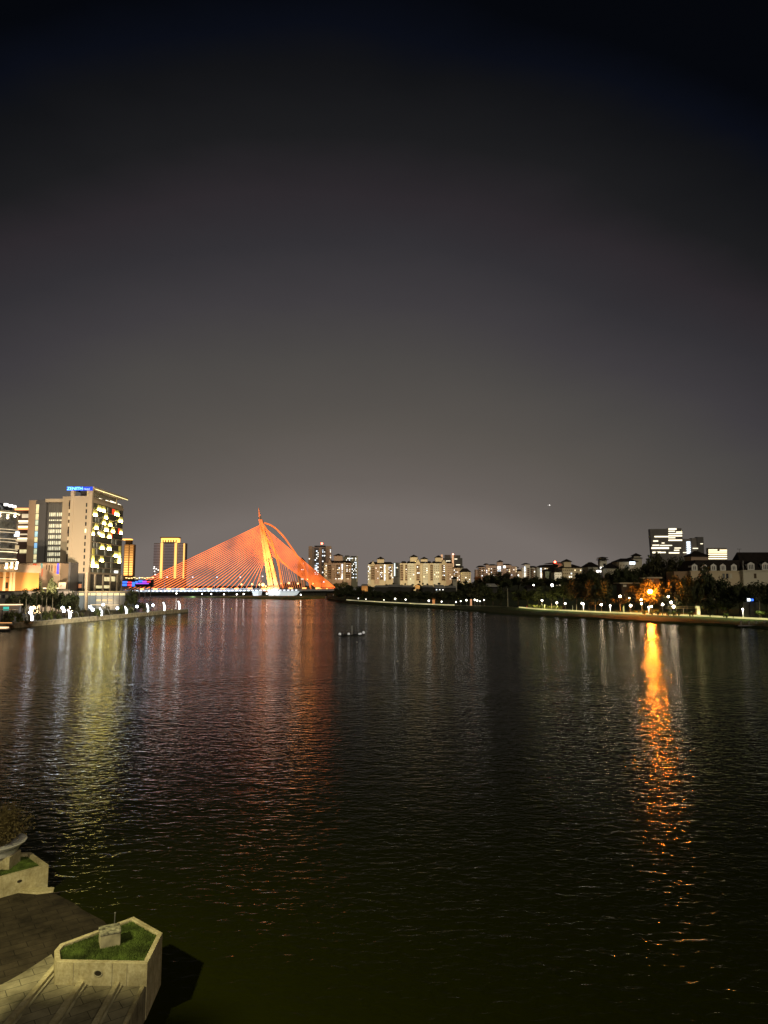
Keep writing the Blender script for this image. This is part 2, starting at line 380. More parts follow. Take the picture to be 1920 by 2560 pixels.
def shore_wall(name, label, ranges, hts, m):
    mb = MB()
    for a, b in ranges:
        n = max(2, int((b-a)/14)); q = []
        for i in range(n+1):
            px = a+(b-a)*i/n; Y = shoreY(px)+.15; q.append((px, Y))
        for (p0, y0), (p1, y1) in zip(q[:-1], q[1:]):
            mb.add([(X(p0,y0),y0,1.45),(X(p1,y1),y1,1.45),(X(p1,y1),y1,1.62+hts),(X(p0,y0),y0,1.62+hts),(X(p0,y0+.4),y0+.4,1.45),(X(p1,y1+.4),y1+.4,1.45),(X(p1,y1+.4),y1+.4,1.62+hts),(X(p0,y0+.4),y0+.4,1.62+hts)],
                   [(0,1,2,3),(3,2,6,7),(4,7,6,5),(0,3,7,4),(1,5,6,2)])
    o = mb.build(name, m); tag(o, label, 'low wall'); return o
def path_y(px):
    for i in range(len(PATHY)-1):
        if PATHY[i][0] <= px <= PATHY[i+1][0]:
            t = (px-PATHY[i][0])/(PATHY[i+1][0]-PATHY[i][0])
            return PATHY[i][1] + t*(PATHY[i+1][1]-PATHY[i][1])
    return PATHY[-1][1]
def shoreY(px):
    for i in range(len(rows)-1):
        x0, x1 = PATHY[i][0], PATHY[i+1][0]
        if x0 <= px <= x1:
            t = (px-x0)/(x1-x0); return rows[i][2][1]*(1-t) + rows[i+1][2][1]*t
    return rows[-1][2][1]
def ground_z(px, Y):
    d = Y - shoreY(px)
    for (d0, z0), (d1, z1) in zip([(-30,0),(0,1.6),(4.2,1.62),(25,2.2),(60,4),(140,8),(330,15)], [(0,1.6),(4.2,1.62),(25,2.2),(60,4),(140,8),(330,15),(700,22)]):
        if d <= d1:
            z = z0 + (d-d0)/(d1-d0)*(z1-z0); break
    else: z = 22
    return z if z < 3 else 2.2+(z-2.2)*hillf(px)
G['wall_glow'] = glow('glowing_pale_wall', (1, .86, .36), .52, base=(.5,.48,.3,1), vary=.35, vscale=.06)  # light falling on the wall is put in as emission
G['wall_glow_far'] = glow('glowing_pale_wall_far', (1, .90, .46), .46, base=(.5,.48,.3,1), vary=.6, vscale=.03)
shore_wall('promenade_wall', 'long low pale wall glowing yellow along the near right promenade', [(1296,1604),(1612,1622),(1630,1642),(1650,1661),(1669,1681),(1689,1728),(1731,1770),(1773,1828),(1830,1990)], .48, G['wall_glow'])
shore_wall('promenade_wall', 'low pale glowing wall along the far promenade below the tree belt', [(866,1136)], .55, G['wall_glow_far'])
# left quay and shore
Q0, Q1 = PZ(0, 1573.5), PZ(470, 1530)
def quay_at(px):
    """point on the quay edge seen at image column px"""
    a = (px-960)/F
    best = None
    for i in range(2001):
        t = -.6 + i/1000*1.0
        p = Q0.lerp(Q1, t)
        e = abs(p.x/(p.y*1.0) - a/ray(px,1540)[1])
        if best is None or e < best[0]: best = (e, p)
    return best[1]
qd = (Q1-Q0).normalized(); qn = Vector((-qd.y, qd.x, 0))     # points inland (left)
if qn.x > 0: qn = -qn
Qs = Q0 - qd*90
B1 = Q1 + qn*9
QT = 1.15
shore_poly = [Qs, Q1, B1, Q0.lerp(Q1,.72)+qn*10, Vector((X(345, 312), 312, 0)), Vector((X(340, 420), 420, 0)), Vector((X(345,770), 770, 0)), Vector((-900,770,0)), Vector((-900,Qs.y,0))]
struct('left_shore', MB().prism([(p.x, p.y) for p in shore_poly], -.5, QT-.15), M['darkconc'])
struct('quay_deck', MB().beam(Qs+qn*3.2+Vector((0,0,QT-.146)), Q1+qn*3.2+Vector((0,0,QT-.146)), 6.2, .15), mat('quay_paving', (.24,.22,.17), .8, .2, .6))
M['quayface'] = mat('quay_wall', (.34, .30, .21), .85, .3, .8)
kb = MB().beam(Qs+qn*.12+Vector((0,0,-.3)), Q1+qn*.12+Vector((0,0,-.3)), .5, QT+.42)
o = kb.build('quay_wall', M['quayface']); tag(o, 'long low dark stone quay wall along the left waterline', 'quay wall')
cb = MB().beam(Qs+qn*.2+Vector((0,0,QT+.125)), Q1+qn*.2+Vector((0,0,QT+.125)), .7, .1)
o = cb.build('quay_coping', mat('pale_coping',(.5,.46,.36),.8,.15,.5), o)
# ------------------------------------------------------------------ trees
def leaf_cloud(seed, clumps, n, rx, rz, size, core=.55):
    r = random.Random(seed); mb = MB(); cl = []
    for i in range(clumps):
        while True:
            p = Vector((r.uniform(-1,1), r.uniform(-1,1), r.uniform(-1,1)))
            if .25 < p.length < 1: break
        if p.z < -.55: p.z = -.55*abs(p.z)
        cl.append((Vector((p.x*rx*.78, p.y*rx*.78, p.z*rz*.78)), r.uniform(.28,.46)*min(rx, rz*1.25)))
    vs, fs = [], []
    for i in range(n):
        c, rad = cl[r.randrange(clumps)]
        d = Vector((r.gauss(0,1), r.gauss(0,1), r.gauss(0,1))).normalized()
        p = c + d*rad*(r.random()**.45)
        nrm = (d + Vector((r.uniform(-.8,.8), r.uniform(-.8,.8), r.uniform(-.2,1)))).normalized()
        a = nrm.orthogonal().normalized(); q = Matrix.Rotation(r.uniform(0,6.28), 3, nrm); a = q @ a; b = nrm.cross(a)
        s = size*r.uniform(.6,1.3); k = len(vs)
        vs += [p-a*s, p+b*s*.55, p+a*s, p-b*s*.55]; fs.append((k,k+1,k+2,k+3))
    mb.add(vs, fs)
    return mb, cl
TREES = {}
def tree_proto(key, seed, leafm, h, rx, rz, n=1500, clumps=16, size=.42, bark='bark', trunk_r=.22, lean=0.0):
    crown, cl = leaf_cloud(seed, clumps, n, rx, rz, size)
    zc = h - rz
    for v in crown.v: v.z += zc
    me_c = crown.mesh('crown', leafm)
    r = random.Random(seed+5); tb = MB()
    top = Vector((lean, 0, zc - rz*.15))
    tb.tube([(0,0,-.6), (lean*.3, .05, zc*.4), top, (lean, 0, zc+rz*.35)], [trunk_r*1.25, trunk_r, trunk_r*.7, trunk_r*.25], 7)
    for c, rad in cl[:6]:
        e = Vector((c.x, c.y, c.z+zc)); s0 = Vector((lean*.6, 0, zc*.62))
        tb.tube([s0, s0.lerp(e, .5)+Vector((0,0,-.1*rz)), e], [trunk_r*.5, trunk_r*.34, trunk_r*.12], 5)
    me_t = tb.mesh('trunk', M[bark])
    TREES[key] = (me_t, me_c, h, rx)
tree_proto('broad0', 1, M['leaf'], 10, 5.2, 3.6, 2600, 20, .46)
tree_proto('broad1', 2, M['leaf'], 10, 4.6, 4.0, 2600, 18, .46)
tree_proto('broad2', 3, M['leaf'], 10, 5.8, 3.4, 2600, 22, .46)
tree_proto('olive0', 4, M['leaf2'], 10, 4.8, 3.8, 2400, 18, .44)
tree_proto('olive1', 5, M['leaf2'], 10, 4.4, 4.1, 2400, 16, .44, bark='palebark')
tree_proto('tall0', 6, M['leaf'], 10, 2.7, 4.4, 2000, 14, .40)
tree_proto('cone0', 7, M['leaf'], 10, 2.3, 4.7, 1800, 12, .38)
tree_proto('lit0', 8, M['leaf_lit'], 6, 2.2, 1.8, 700, 9, .28, bark='palebark', trunk_r=.13)
tree_proto('sparse0', 9, M['leaf2'], 8, 4.2, 2.6, 700, 14, .36, bark='palebark', trunk_r=.2, lean=.4)
tree_proto('fine0', 21, M['leaf2'], 10, 4.6, 4.0, 6500, 26, .25)
tree_proto('fine1', 22, M['leaf2'], 10, 4.9, 3.7, 6500, 28, .25, bark='palebark')
tree_proto('near0', 31, M['leaf2'], 8.9, 1.05, 2.9, 1500, 10, .15, trunk_r=.07)
tree_proto('shrub0', 10, M['leaf_lit'], 2.4, 1.9, 1.25, 600, 9, .2, bark='bark', trunk_r=.07)
tree_proto('shrub1', 11, M['leaf2'], 2.4, 2.2, 1.2, 600, 9, .2, bark='bark', trunk_r=.07)
def tree(key, loc, height, label, width=None, cat='tree', name=None, group=None, rot=None):
    me_t, me_c, h, rx = TREES[key]
    o = bpy.data.objects.new(name or ('shrub' if key.startswith('shrub') else 'broadleaf_tree'), None); COL.objects.link(o)
    o.location = loc; sz = height/h; sw = (width/2/rx) if width else sz
    o.scale = (sw, sw, sz); o.rotation_euler = (0, 0, U(0, 6.28) if rot is None else rot)
    tag(o, label, cat, group)
    for nm, me in (('trunk', me_t), ('crown', me_c)):
        c = bpy.data.objects.new(nm if not key.startswith('shrub') else ('stem' if nm == 'trunk' else 'foliage'), me); COL.objects.link(c); c.parent = o
    return o
def tree_px(key, px, py_top, Y, width_px, label, group, base=None, name=None):
    z0 = ground_z(px, Y) if base is None else base
    zt = Z(py_top, Y)
    return tree(key, (X(px, Y), Y, z0), max(2.0, zt-z0), label, width_px*K(Y), group=group, name=name)
# ================================================================== LEFT SHORE
def XX(px, py, Y): return P(px, py, Y).x
# ---- hotel with the roof sign
HY0 = 320.0
xR = XX(231, 1218, HY0); xL = XX(179, 1226, HY0); HY2 = 359.0
hz = lambda py: Z(py, HY0)
zB, zRoof = hz(1433), hz(1217.5)
h = thing('hotel', 'tall beige hotel with yellow lit chequered side wall and blue roof sign', 'hotel', (xR, HY0, 1))
bx('end_wall', M['tan'], h, xL, xR-.3, HY0, HY2, zB, hz(1240))
bx('corner_pier', M['tan'], h, xR-1.6, xR+.25, HY0-.25, HY0+1.4, hz(1478), hz(1222))
bx('corner_pier', M['tan'], h, xL-.2, xL+1.3, HY0-.25, HY0+1.4, hz(1478), hz(1224))
bx('roof_canopy', M['tan'], h, xL-1.2, xR+1.6, HY0-1.6, HY2+1.6, hz(1222.5), zRoof)
bx('roof_terrace_wall', M['greyslab'], h, xL+2.5, xR-3, HY0+4, HY2-2, hz(1240), hz(1223))
# facade on the lake side
zF = hz(1255)
bx('side_facade', M['facade_dark'], h, xR-.3, xR, HY0+1.4, HY2, zB, zF)
bx('parapet_band', M['tan'], h, xR-.3, xR+.18, HY0+1.4, HY2, zF, hz(1247))
def hyc(cx, row, py):     # facade column seen at crop column cx -> depth
    px = 160 + (cx + row*0.0)/9.217
    return xR/((px-960)/F)*ray(px, py)[1]
FH = 16.15
ROWS = {0:[(815,80,'Y'),(915,62,'Y'),(1015,45,'g'),(1140,55,'R'),(1180,40,'Y'),(1240,50,'Y'),(1390,55,'Y')],
 1:[(720,95,'Y'),(970,62,'Y'),(1310,80,'Y')], 2:[(735,40,'g'),(800,45,'g'),(925,64,'Y'),(1070,60,'Y'),(1205,32,'g')],
 3:[(745,74,'Y'),(895,50,'g'),(975,85,'Y'),(1130,68,'Y'),(1268,26,'R'),(1308,66,'Y')],
 4:[(665,62,'Y'),(800,42,'w'),(880,90,'Y'),(1046,66,'Y'),(1092,26,'R')], 5:[(690,42,'g'),(1120,62,'g'),(1195,36,'g'),(1350,32,'g')],
 6:[(690,32,'g'),(765,40,'g'),(880,70,'Y'),(1040,84,'Y'),(1285,48,'L')], 7:[(670,52,'L'),(755,42,'g'),(950,48,'g'),(1195,80,'Y')],
 8:[(865,68,'Y'),(1100,62,'g')], 9:[(750,70,'Y'),(965,52,'g'),(1090,54,'g')], 10:[(660,36,'g'),(785,52,'g'),(910,48,'g'),(1090,52,'g'),(1195,84,'w'),(1262,54,'g')]}
for r, lst in ROWS.items():
    zt = hz(1257 + FH*r); zb = hz(1257 + FH*(r+1))
    lb = bx('floor_ledge', M['tan'], h, xR, xR+.55, HY0+1.4, HY2, zb-.05, zb+.18)
    for cx, wd, ty in lst:
        py = 1263 + FH*r
        ya, yb = hyc(cx-wd*.42, r, py), hyc(cx+wd*.42, r, py)
        ya, yb = max(ya, HY0+1.6), min(yb, HY2-.2)
        if yb - ya < .4: continue
        nm, mm_ = {'Y':('lit_panel', G['fin']), 'R':('red_panel', G['fin_red']), 'g':('grey_panel', M['fin_grey'] if 'fin_grey' in M else G['fin_grey']),
                   'w':('lit_window', G['win_white']), 'L':('tall_lit_panel', G['fin_long'])}[ty]
        z0 = zb+.2 if ty != 'L' else hz(1257+FH*(r+3))+.2
        if ty == 'w': z0 = zb+1.0; 
        bx(nm, mm_, h, xR, xR+.32, ya, yb, z0, zt-.12 if ty != 'w' else zt-.8)
bx('roof_strip_light', G['strip_yellow'], h, xR+1.62, xR+1.72, HY0-.4, HY2+1.4, hz(1223.6), hz(1222.6))
for cx, wd, hh in ((712,60,5),(905,60,5),(1075,90,6),(1195,120,10),(1345,70,6)):
    ya, yb = hyc(cx-wd/2, 0, 1245), hyc(cx+wd/2, 0, 1245)
    zc = hz(1240)
    bx('terrace_light', G['bar'], h, xR-1.4, xR-1.2, ya, min(yb, HY2), zc-hh*.06, zc+hh*.09)
bx('terrace_back', glow('glowing_terrace_wall',(1,.72,.30),.42,vary=.5,vscale=.4), h, xR-3.2, xR-3, HY0+2, HY2-1, hz(1247), hz(1223))  # terrace lighting put into the back wall as emission
for k, cy in enumerate((1262,1277.5,1293,1309.5,1326.5,1343,1359.5,1376,1392,1408,1424)):
    x1 = xR-1.95
    bx('lit_slit_window' if k == 4 else 'slit_window', G['win_warm'] if k == 4 else M['glassdark'], h, x1-.62, x1, HY0-.06, HY0, hz(cy+5), hz(cy-4.5))
# lower storeys
bx('base_recess', M['greyslab'], h, xL+.6, xR-2.4, HY0+.3, HY0+2, hz(1478), zB)
bx('base_window', M['glassdark'], h, xL+2.6, xL+6.5, HY0+.2, HY0+.3, hz(1476), hz(1454))
bx('poster', glow('orange_poster', (.9,.35,.15), .45), h, xL+5.0, xL+6.3, HY0+.1, HY0+.2, hz(1470), hz(1460))
bx('base_block', M['greyslab'], h, xL, xR-.4, HY0+2, HY2, 1, zB)
bx('side_glass', M['glassdark'], h, xR-.4, xR-.1, HY0+1.4, HY2, hz(1478), zB)
for cx in (0,110,238,352,462,535):
    px = 220+cx*.1567
    yc = xR/((px-960)/F)*ray(px,1455)[1]
    bx('side_column', M['tan'], h, xR-.1, xR+.3, max(HY0+1.5, yc-.6), yc+.6, hz(1478), zB)
bx('side_beam', M['tan'], h, xR-.1, xR+.35, HY0+1.4, HY2, zB-.3, zB+.5)
for a, b, y0, y1, g in ((250,300,1441,1452,'win_gold'),(308,340,1441,1452,'win_gold'),(370,430,1439,1452,'win_gold'),(125,225,1464,1471,'win_gold'),(245,345,1463,1471,'win_gold')):
    pa, pb = 220+a*.1567, 220+b*.1567
    ya = xR/((pa-960)/F)*ray(pa,1455)[1]; yb = xR/((pb-960)/F)*ray(pb,1455)[1]
    bx('lit_window', G[g], h, xR-.1, xR+.05, ya, yb, hz(y1), hz(y0))
# glass podium facing the quay
PY = 309.0; pz = lambda py: Z(py, PY)
pxa, pxb = XX(181,1495,PY), XX(313,1495,PY)
bx('podium', M['glassblue'], h, pxa, pxb, PY, PY+14, 1, pz(1481))
bx('podium_slab', M['tan'], h, pxa-.6, pxb+.6, PY-.6, PY+14, pz(1481), pz(1478))
bx('front_pillar', M['tan'], h, XX(213,1480,PY-2), XX(217.5,1480,PY-2), PY-2, PY-.8, 1, hz(1433))
for k in range(9):
    a = pxa + (pxb-pxa)*k/9
    bx('lit_window', G['win_gold'] if k not in (0,) else G['win_dim'], h, a+.25, a+(pxb-pxa)/9-.15, PY-.05, PY, pz(1488.5), pz(1483))
    bx('mullion', M['greyslab'], h, a-.07, a+.07, PY-.12, PY, 1.2, pz(1481.2))
for k in (4,5,6):
    a = pxa + (pxb-pxa)*k/9
    bx('lit_window', G['win_dim'], h, a+.3, a+(pxb-pxa)/9-.4, PY-.05, PY, pz(1503), pz(1498))
bx('canopy_light', G['cove_dim'], h, XX(230,1512,PY), XX(300,1511,PY), PY-1.6, PY-1.4, pz(1512.5), pz(1511))
# roof sign
def text_part(name, body, m, parent, x0, x1, y, z0, z1, rotx=math.pi/2, extr=.06):
    c = bpy.data.curves.new(name, 'FONT'); c.body = body; c.extrude = extr; c.size = 1
    o = bpy.data.objects.new(name, c); COL.objects.link(o)
    bpy.context.view_layer.update()
    dg = bpy.context.evaluated_depsgraph_get(); me = bpy.data.meshes.new_from_object(o.evaluated_get(dg))
    bpy.data.objects.remove(o)
    xs = [v.co.x for v in me.vertices]; ys = [v.co.y for v in me.vertices]
    sx_, sy_ = (x1-x0)/(max(xs)-min(xs)), (z1-z0)/(max(ys)-min(ys)); g = Vector(ORG.get(parent.name, (0,0,0))); mnx, mny = min(xs), min(ys)
    for v in me.vertices:
        v.co = Vector((x0+(v.co.x-mnx)*sx_, y-v.co.z, z0+(v.co.y-mny)*sy_)) - g
    me.materials.clear(); me.materials.append(m)
    o = bpy.data.objects.new(name, me); COL.objects.link(o); o.parent = parent; ORG[o.name] = tuple(g); return o
SY = HY0-2.2
sg = thing('roof_sign', 'glowing blue rooftop sign reading ZENITH on the beige hotel', 'sign', (XX(165,1225,SY), SY, hz(1226)))
bx('sign_panel', G['sign_blue'], sg, XX(166.5,1220,SY), XX(231,1220,SY), SY+.15, SY+.5, Z(1226,SY), Z(1216.5,SY))
text_part('sign_letters', 'ZENITH', G['sign_cyan'], sg, XX(167.5,1220,SY), XX(206,1220,SY), SY, Z(1225,SY), Z(1217.5,SY), extr=.1)
text_part('small_letters', 'Hotel', glow('pale_blue_letters', (.35,.5,1), 1.6), sg, XX(210,1220,SY), XX(224,1220,SY), SY, Z(1224.5,SY), Z(1220,SY), extr=.1)
# ---- office building left of the hotel
OY = 334.0; oz = lambda py: Z(py, OY)
ob = thing('office_building', 'beige and grey office tower beside the hotel with one column of coloured lit windows', 'office building', (XX(110,1400,OY), OY, 1))
bx('left_wall', M['tan2'], ob, XX(73,1250,OY), XX(93,1250,OY), OY, OY+20, 1, oz(1250.5))
bx('window_shaft', M['greyslab'], ob, XX(90,1260,OY), XX(99.5,1260,OY), OY-.1, OY+19.8, 1, oz(1252))
bx('grey_wall', M['greyslab'], ob, XX(99.5,1250,OY), XX(117,1250,OY), OY-.3, OY+20.2, 1, oz(1249.5))
wx0, wx1 = XX(90.3,1262,OY), XX(99.3,1262,OY)
for k, (a, b, g) in enumerate(((1261,1283.5,'gold'),(1285,1299.5,'gold'),(1301,1313,'pale'),(1315,1327,'gold'),(1328.5,1342,'blue'),(1343.5,1355.5,'gold'),(1357.5,1370,'blue2'),(1371.5,1384.5,'pale'),(1386,1398.5,'gold'),(1400,1409,'pale'))):
    g_ = {'gold':G['win_gold'],'pale':glow('window_pale_green', (.72,.80,.55), .75, vary=.3, vscale=1.6),'blue':glow('window_pale_blue', (.5,.78,.85), .8, vary=.3, vscale=1.6),'blue2':G['win_blue']}[g]
    bx('lit_window', g_, ob, wx0+.2, wx1-.2, OY-.3, OY-.1, oz(b), oz(a))
bx('curtain_wall', M['glassgrey'], ob, XX(117,1300,OY), XX(160,1300,OY), OY+.5, OY+18, 1, oz(1256))
bx('roof_fascia', M['tan'], ob, XX(116,1250,OY), XX(161,1250,OY), OY-1, OY+18.2, oz(1255.5), oz(1247.5))
bx('right_wall', M['tan'], ob, XX(160,1245,OY), XX(180,1245,OY), OY-1.3, OY+18, 1, oz(1242))
G['office'] = glow('office_fluorescent', (1, .92, .62), .48, vary=.85, vscale=.8)
for k, cy in enumerate((1285,1300,1313.5,1327,1341,1356,1370,1384.5,1399)):
    for j, (a, b) in enumerate(((122.5,139),(141,157.5))):
        sft = (cy-1285)*-.045
        hh = 5.5 if k != 1 else 2
        bx('lit_office_floor', G['office'], ob, XX(a+sft,cy,OY), XX(b+sft,cy,OY), OY+.38, OY+.5, oz(cy+hh), oz(cy-hh*.7))
for a in (119.5,125,131,136,140,145,149,154):
    bx('mullion', M['greyslab'], ob, XX(a,1300,OY)-.1, XX(a,1300,OY)+.1, OY+.25, OY+.5, oz(1408), oz(1256))
bx('shaft_recess', M['brown'], ob, XX(171,1300,OY-1.3), XX(174.5,1300,OY-1.3), OY-1.42, OY-1.3, oz(1408), oz(1252))
for k in range(9):
    cy = 1257+k*17
    bx('lit_window' if k % 4 else 'window', G['win_dim'] if k % 4 else M['glassdark'], ob, XX(170.5,1300,OY-1.4), XX(174.6,1300,OY-1.4), OY-1.55, OY-1.42, oz(cy+9), oz(cy))
# ---- banded building further left
BY = 350.0; bz = lambda py: Z(py, BY)
bb = thing('office_building', 'brown office block with orange and cream light bands, left of the grey slab tower', 'office building', (XX(55,1400,BY), BY, 1))
bx('wall', mat('brown_violet_wall', (.16,.10,.085), .7, .15, .2), bb, XX(30,1300,BY), XX(76,1300,BY), BY, BY+25, 1, bz(1272))
for a, b, g, pa, pb in ((1270,1275.5,'orange_band',38,76),(1285,1295,'cove_dim',56,75),(1301,1305,'cove',44,75),(1305,1309.5,'cove_dim',44,75),(1315,1319,'cove',44,75),(1319,1323.5,'orange_band',44,75),(1334,1337.5,'cove_dim',43,72),(1344.5,1348,'cove',41,73),(1348,1354,'cove_dim',41,73),(1374,1383,'win_gold',50,72)):
    bx('light_band', G[g], bb, XX(pa,a,BY), XX(pb,a,BY), BY-.4, BY, bz(b), bz(a))
# ---- round glass tower at the frame edge
TY = 272.0; tz = lambda py: Z(py, TY)
tw = thing('glass_tower', 'curved glass tower with thin lit floor bands at the left frame edge', 'glass tower', (XX(-20,1400,TY), TY+14, 1))
rad = 8.5; tcx = (42-960)/F*(TY+rad) - rad*1.126
def arc_prism(r, z0, z1, a0=-115, a1=60, n=22):
    poly = [(tcx+r*math.cos(math.radians(a0+(a1-a0)*i/n)), TY+rad+r*math.sin(math.radians(a0+(a1-a0)*i/n))) for i in range(n+1)]
    poly += [(tcx-10, TY+2*rad)] if a1 < 90 else []
    poly += [(tcx-10, TY+rad*.4)]
    return MB().prism(poly, z0, z1)
arc_prism(rad, tz(1408), tz(1272)).build('curtain_wall', M['glassgrey'], tw)
arc_prism(rad+1.2, tz(1278), tz(1274)).build('roof_eave', mat('eave_metal', (.3,.26,.2), .6), tw)
arc_prism(rad+.5, tz(1279.5), tz(1278.2)).build('cove_light', G['cove'], tw)
arc_prism(rad*.8, tz(1274), tz(1255)).build('plant_room', M['glassdark'], tw)
for py, g in ((1321,'cove_dim'),(1328.5,'cove_dim'),(1345,'cove_dim'),(1353,'cove_dim'),(1371,'cove_dim'),(1378,'cove'),(1396,'cove'),(1402,'cove_dim')):
    arc_prism(rad+.35, tz(py+.7), tz(py-.8)).build('floor_band', G[g], tw)
for py in (1300, 1336, 1361, 1387):
    arc_prism(rad+.12, tz(py+2), tz(py-2)).build('spandrel', M['greyslab'], tw)
for px, py, wd in ((8,1260,4),(20,1263,4),(29,1265,3)):
    bx('lit_window', G['win_white'], tw, XX(px-wd,py,TY), XX(px+wd,py,TY), TY+rad*.2-.15, TY+rad*.2+.9, tz(py+3), tz(py-3))
for px, py, ww, hh in ((33,1330,3.5,2.2),(31,1337,4.5,3),(32,1367,3,5),(34,1350.5,3,1)):
    bx('lit_window', G['win_cool'] if py < 1350 else G['win_dim'], tw, XX(px-ww,py,TY), XX(px+ww,py,TY), TY+rad*.30, TY+rad*.45, tz(py+hh), tz(py-hh))
for px, py in ((20,1294.5),(38,1291),(0,1290)):
    MB().ball((XX(px,py,TY-.4), TY-.6, tz(py)), .42).build('floodlight', G['bulb_warm'], tw)
    MB().lathe((XX(px,py,TY-.4), TY-.6, tz(py)), [(.25,0),(.55,1.2),(.6,1.3)], 10).build('light_shade', G['cove'], tw)
# ---- arcaded base building at the frame edge
AY = 258.0; az = lambda py: Z(py, AY)
ar = thing('arcade_building', 'orange glowing arcade building with round corner at the left frame edge', 'building', (XX(10,1460,AY), AY, 1))
bx('grey_base', M['glassgrey'], ar, XX(-90,1490,AY), XX(35,1490,AY), AY, AY+20, 1, az(1478))
bx('cornice', M['tan2'], ar, XX(-90,1420,AY), XX(36,1420,AY), AY-.8, AY+20, az(1430), az(1410))
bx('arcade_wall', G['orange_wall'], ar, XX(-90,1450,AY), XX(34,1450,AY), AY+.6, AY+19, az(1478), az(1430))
bx('ledge', M['brown'], ar, XX(-90,1478,AY), XX(36.5,1478,AY), AY-.8, AY+20, az(1479.5), az(1477))
for px in (-40,-18,10,26,34):
    MB().lathe((XX(px,1455,AY), AY+.1, az(1478)), [(.5,0),(.42,.5),(.40,az(1430)-az(1478)-.4),(.55,az(1430)-az(1478))], 12).build('column', glow('column_uplight_glow', (1,.55,.20), 1, grad=(2.2,.6)), ar)  # uplight painted into the columns as emission
bx('door', M['brown'], ar, XX(11,1464,AY), XX(18,1464,AY), AY+.45, AY+.6, az(1471), az(1456))
bx('beam', M['brown'], ar, XX(-90,1444,AY), XX(34,1444,AY), AY+.3, AY+.45, az(1444.5), az(1443.2))
for px in (-4,6,14,25):
    bx('base_window', M['glassdark'] if px == 6 else M['cream_pale'], ar, XX(px,1492,AY), XX(px+6,1492,AY), AY-.12, AY, az(1496), az(1487))
for px, py in ((15,1419.5),(28,1418),(40,1421.5),(43,1407),(-8,1418)):
    MB().ball((XX(px,py,AY-1.2), AY-1.2, az(py)), .40).build('floodlight', G['bulb_warm'], ar)
    if py > 1410: MB().lathe((XX(px,py,AY-1.2), AY-.9, az(py)+.2), [(.3,0),(.45,1.2),(.5,1.6)], 10).build('light_shade', G['cove'], ar)
# ---- mural podium
MY = 304.0; mz = lambda py: Z(py, MY)
mu = thing('podium_building', 'long tan podium wall with coloured vertical strips between arcade and hotel', 'podium building', (XX(95,1450,MY), MY, 1))
bx('wall', M['tan2'], mu, XX(34,1430,MY), XX(150,1430,MY), MY, MY+18, 1, mz(1408))
bx('coping', M['brown'], mu, XX(34,1408,MY), XX(151,1408,MY), MY-.25, MY+18.2, mz(1408.5), mz(1406.5))
for px, wd, a, b, g in ((50,5,1412,1423,'led_soft_teal'),(71.5,5,1414,1433,'win_green'),(87,9,1409.5,1427,'led_soft_red'),(94,2.5,1416,1441,'led_soft_blue'),(104,5,1407.8,1421,'led_soft_teal'),(106,1.6,1421,1441,'led_soft_red'),(145,5,1407,1435,'led_soft_blue'),
                        (117,2,1412,1424,'slot'),(123,2,1413,1430,'slot'),(130,2,1412,1429,'slot'),(65,1.6,1420,1440,'slot'),(138,1.6,1415,1432,'led_soft_red')):
    m_ = {'win_green':mat('sage_strip', (.28,.30,.14), .8),'slot':M['brown']}.get(g) or G.get(g)
    bx('slot' if g == 'slot' else 'colour_strip', m_, mu, XX(px-wd/2,1420,MY), XX(px+wd/2,1420,MY), MY-.12, MY, mz(b), mz(a))
gy = 312.0
gp = thing('link_building', 'dark recessed link block with balcony openings between podium wall and hotel', 'building', (XX(160,1450,gy), gy, 1))
bx('wall', M['greyslab'], gp, XX(148,1430,gy), XX(176,1430,gy), gy, gy+10, 1, Z(1406,gy))
for a, b in ((1413,1425),(1429,1437)):
    bx('opening', M['glassdark'], gp, XX(152,1420,gy), XX(170,1420,gy), gy-.1, gy, Z(b,gy), Z(a,gy))
sb = MB().box(XX(159,1441,gy), XX(168,1441,gy), gy-.5, gy-.2, Z(1444,gy), Z(1438,gy)).build('wall_sign', G['win_blue']); tag(sb, 'small glowing blue wall sign on the link block beside the hotel', 'sign')
bl = thing('billboard', 'cream lit billboard under the dark link block left of hotel', 'billboard', (XX(155,1472,300), 300, 1))
bx('panel', glow('cream_billboard', (1,.74,.45), .95), bl, XX(146,1464,300), XX(164.5,1464,300), 300, 300.4, Z(1472,300), Z(1456,300))
bx('frame', M['brown'], bl, XX(145,1464,300), XX(165.5,1464,300), 300.1, 300.5, Z(1473,300), Z(1455,300))
bx('post', M['darkmetal'], bl, XX(154,1464,300), XX(157,1464,300), 300.1, 300.4, 1, Z(1473,300))
for zz_, ww in ((1460,5),(1464,6),(1467,4)):
    bx('dark_mark', M['brown'], bl, XX(150,1464,300), XX(150+ww,1464,300), 299.95, 300, Z(zz_+.8,300), Z(zz_-.4,300))
# ---- low lit walkway under the podium trees
wy = 290.0
wk = thing('covered_walkway', 'dark covered walkway with a thin line of warm lights under podium trees', 'walkway', (XX(90,1475,wy), wy, 1))
bx('roof', M['darkmetal'], wk, XX(36,1472,wy), XX(175,1472,wy), wy, wy+6, Z(1478,wy), Z(1474,wy))
bx('dark_arcade', M['greyslab'], wk, XX(36,1472,wy), XX(178,1472,wy), wy+3, wy+6, 1, Z(1478,wy))
for a, b in ((45,58),(60,80),(92,116),(118,138),(140,146)):
    bx('eave_light', G['cove'], wk, XX(a,1470,wy), XX(b,1470,wy), wy-.15, wy, Z(1471.5,wy), Z(1469.5,wy))
for px in range(44,176,14):
    bx('post', M['darkmetal'], wk, XX(px,1480,wy)-.12, XX(px,1480,wy)+.12, wy+.2, wy+.5, 1, Z(1474,wy))
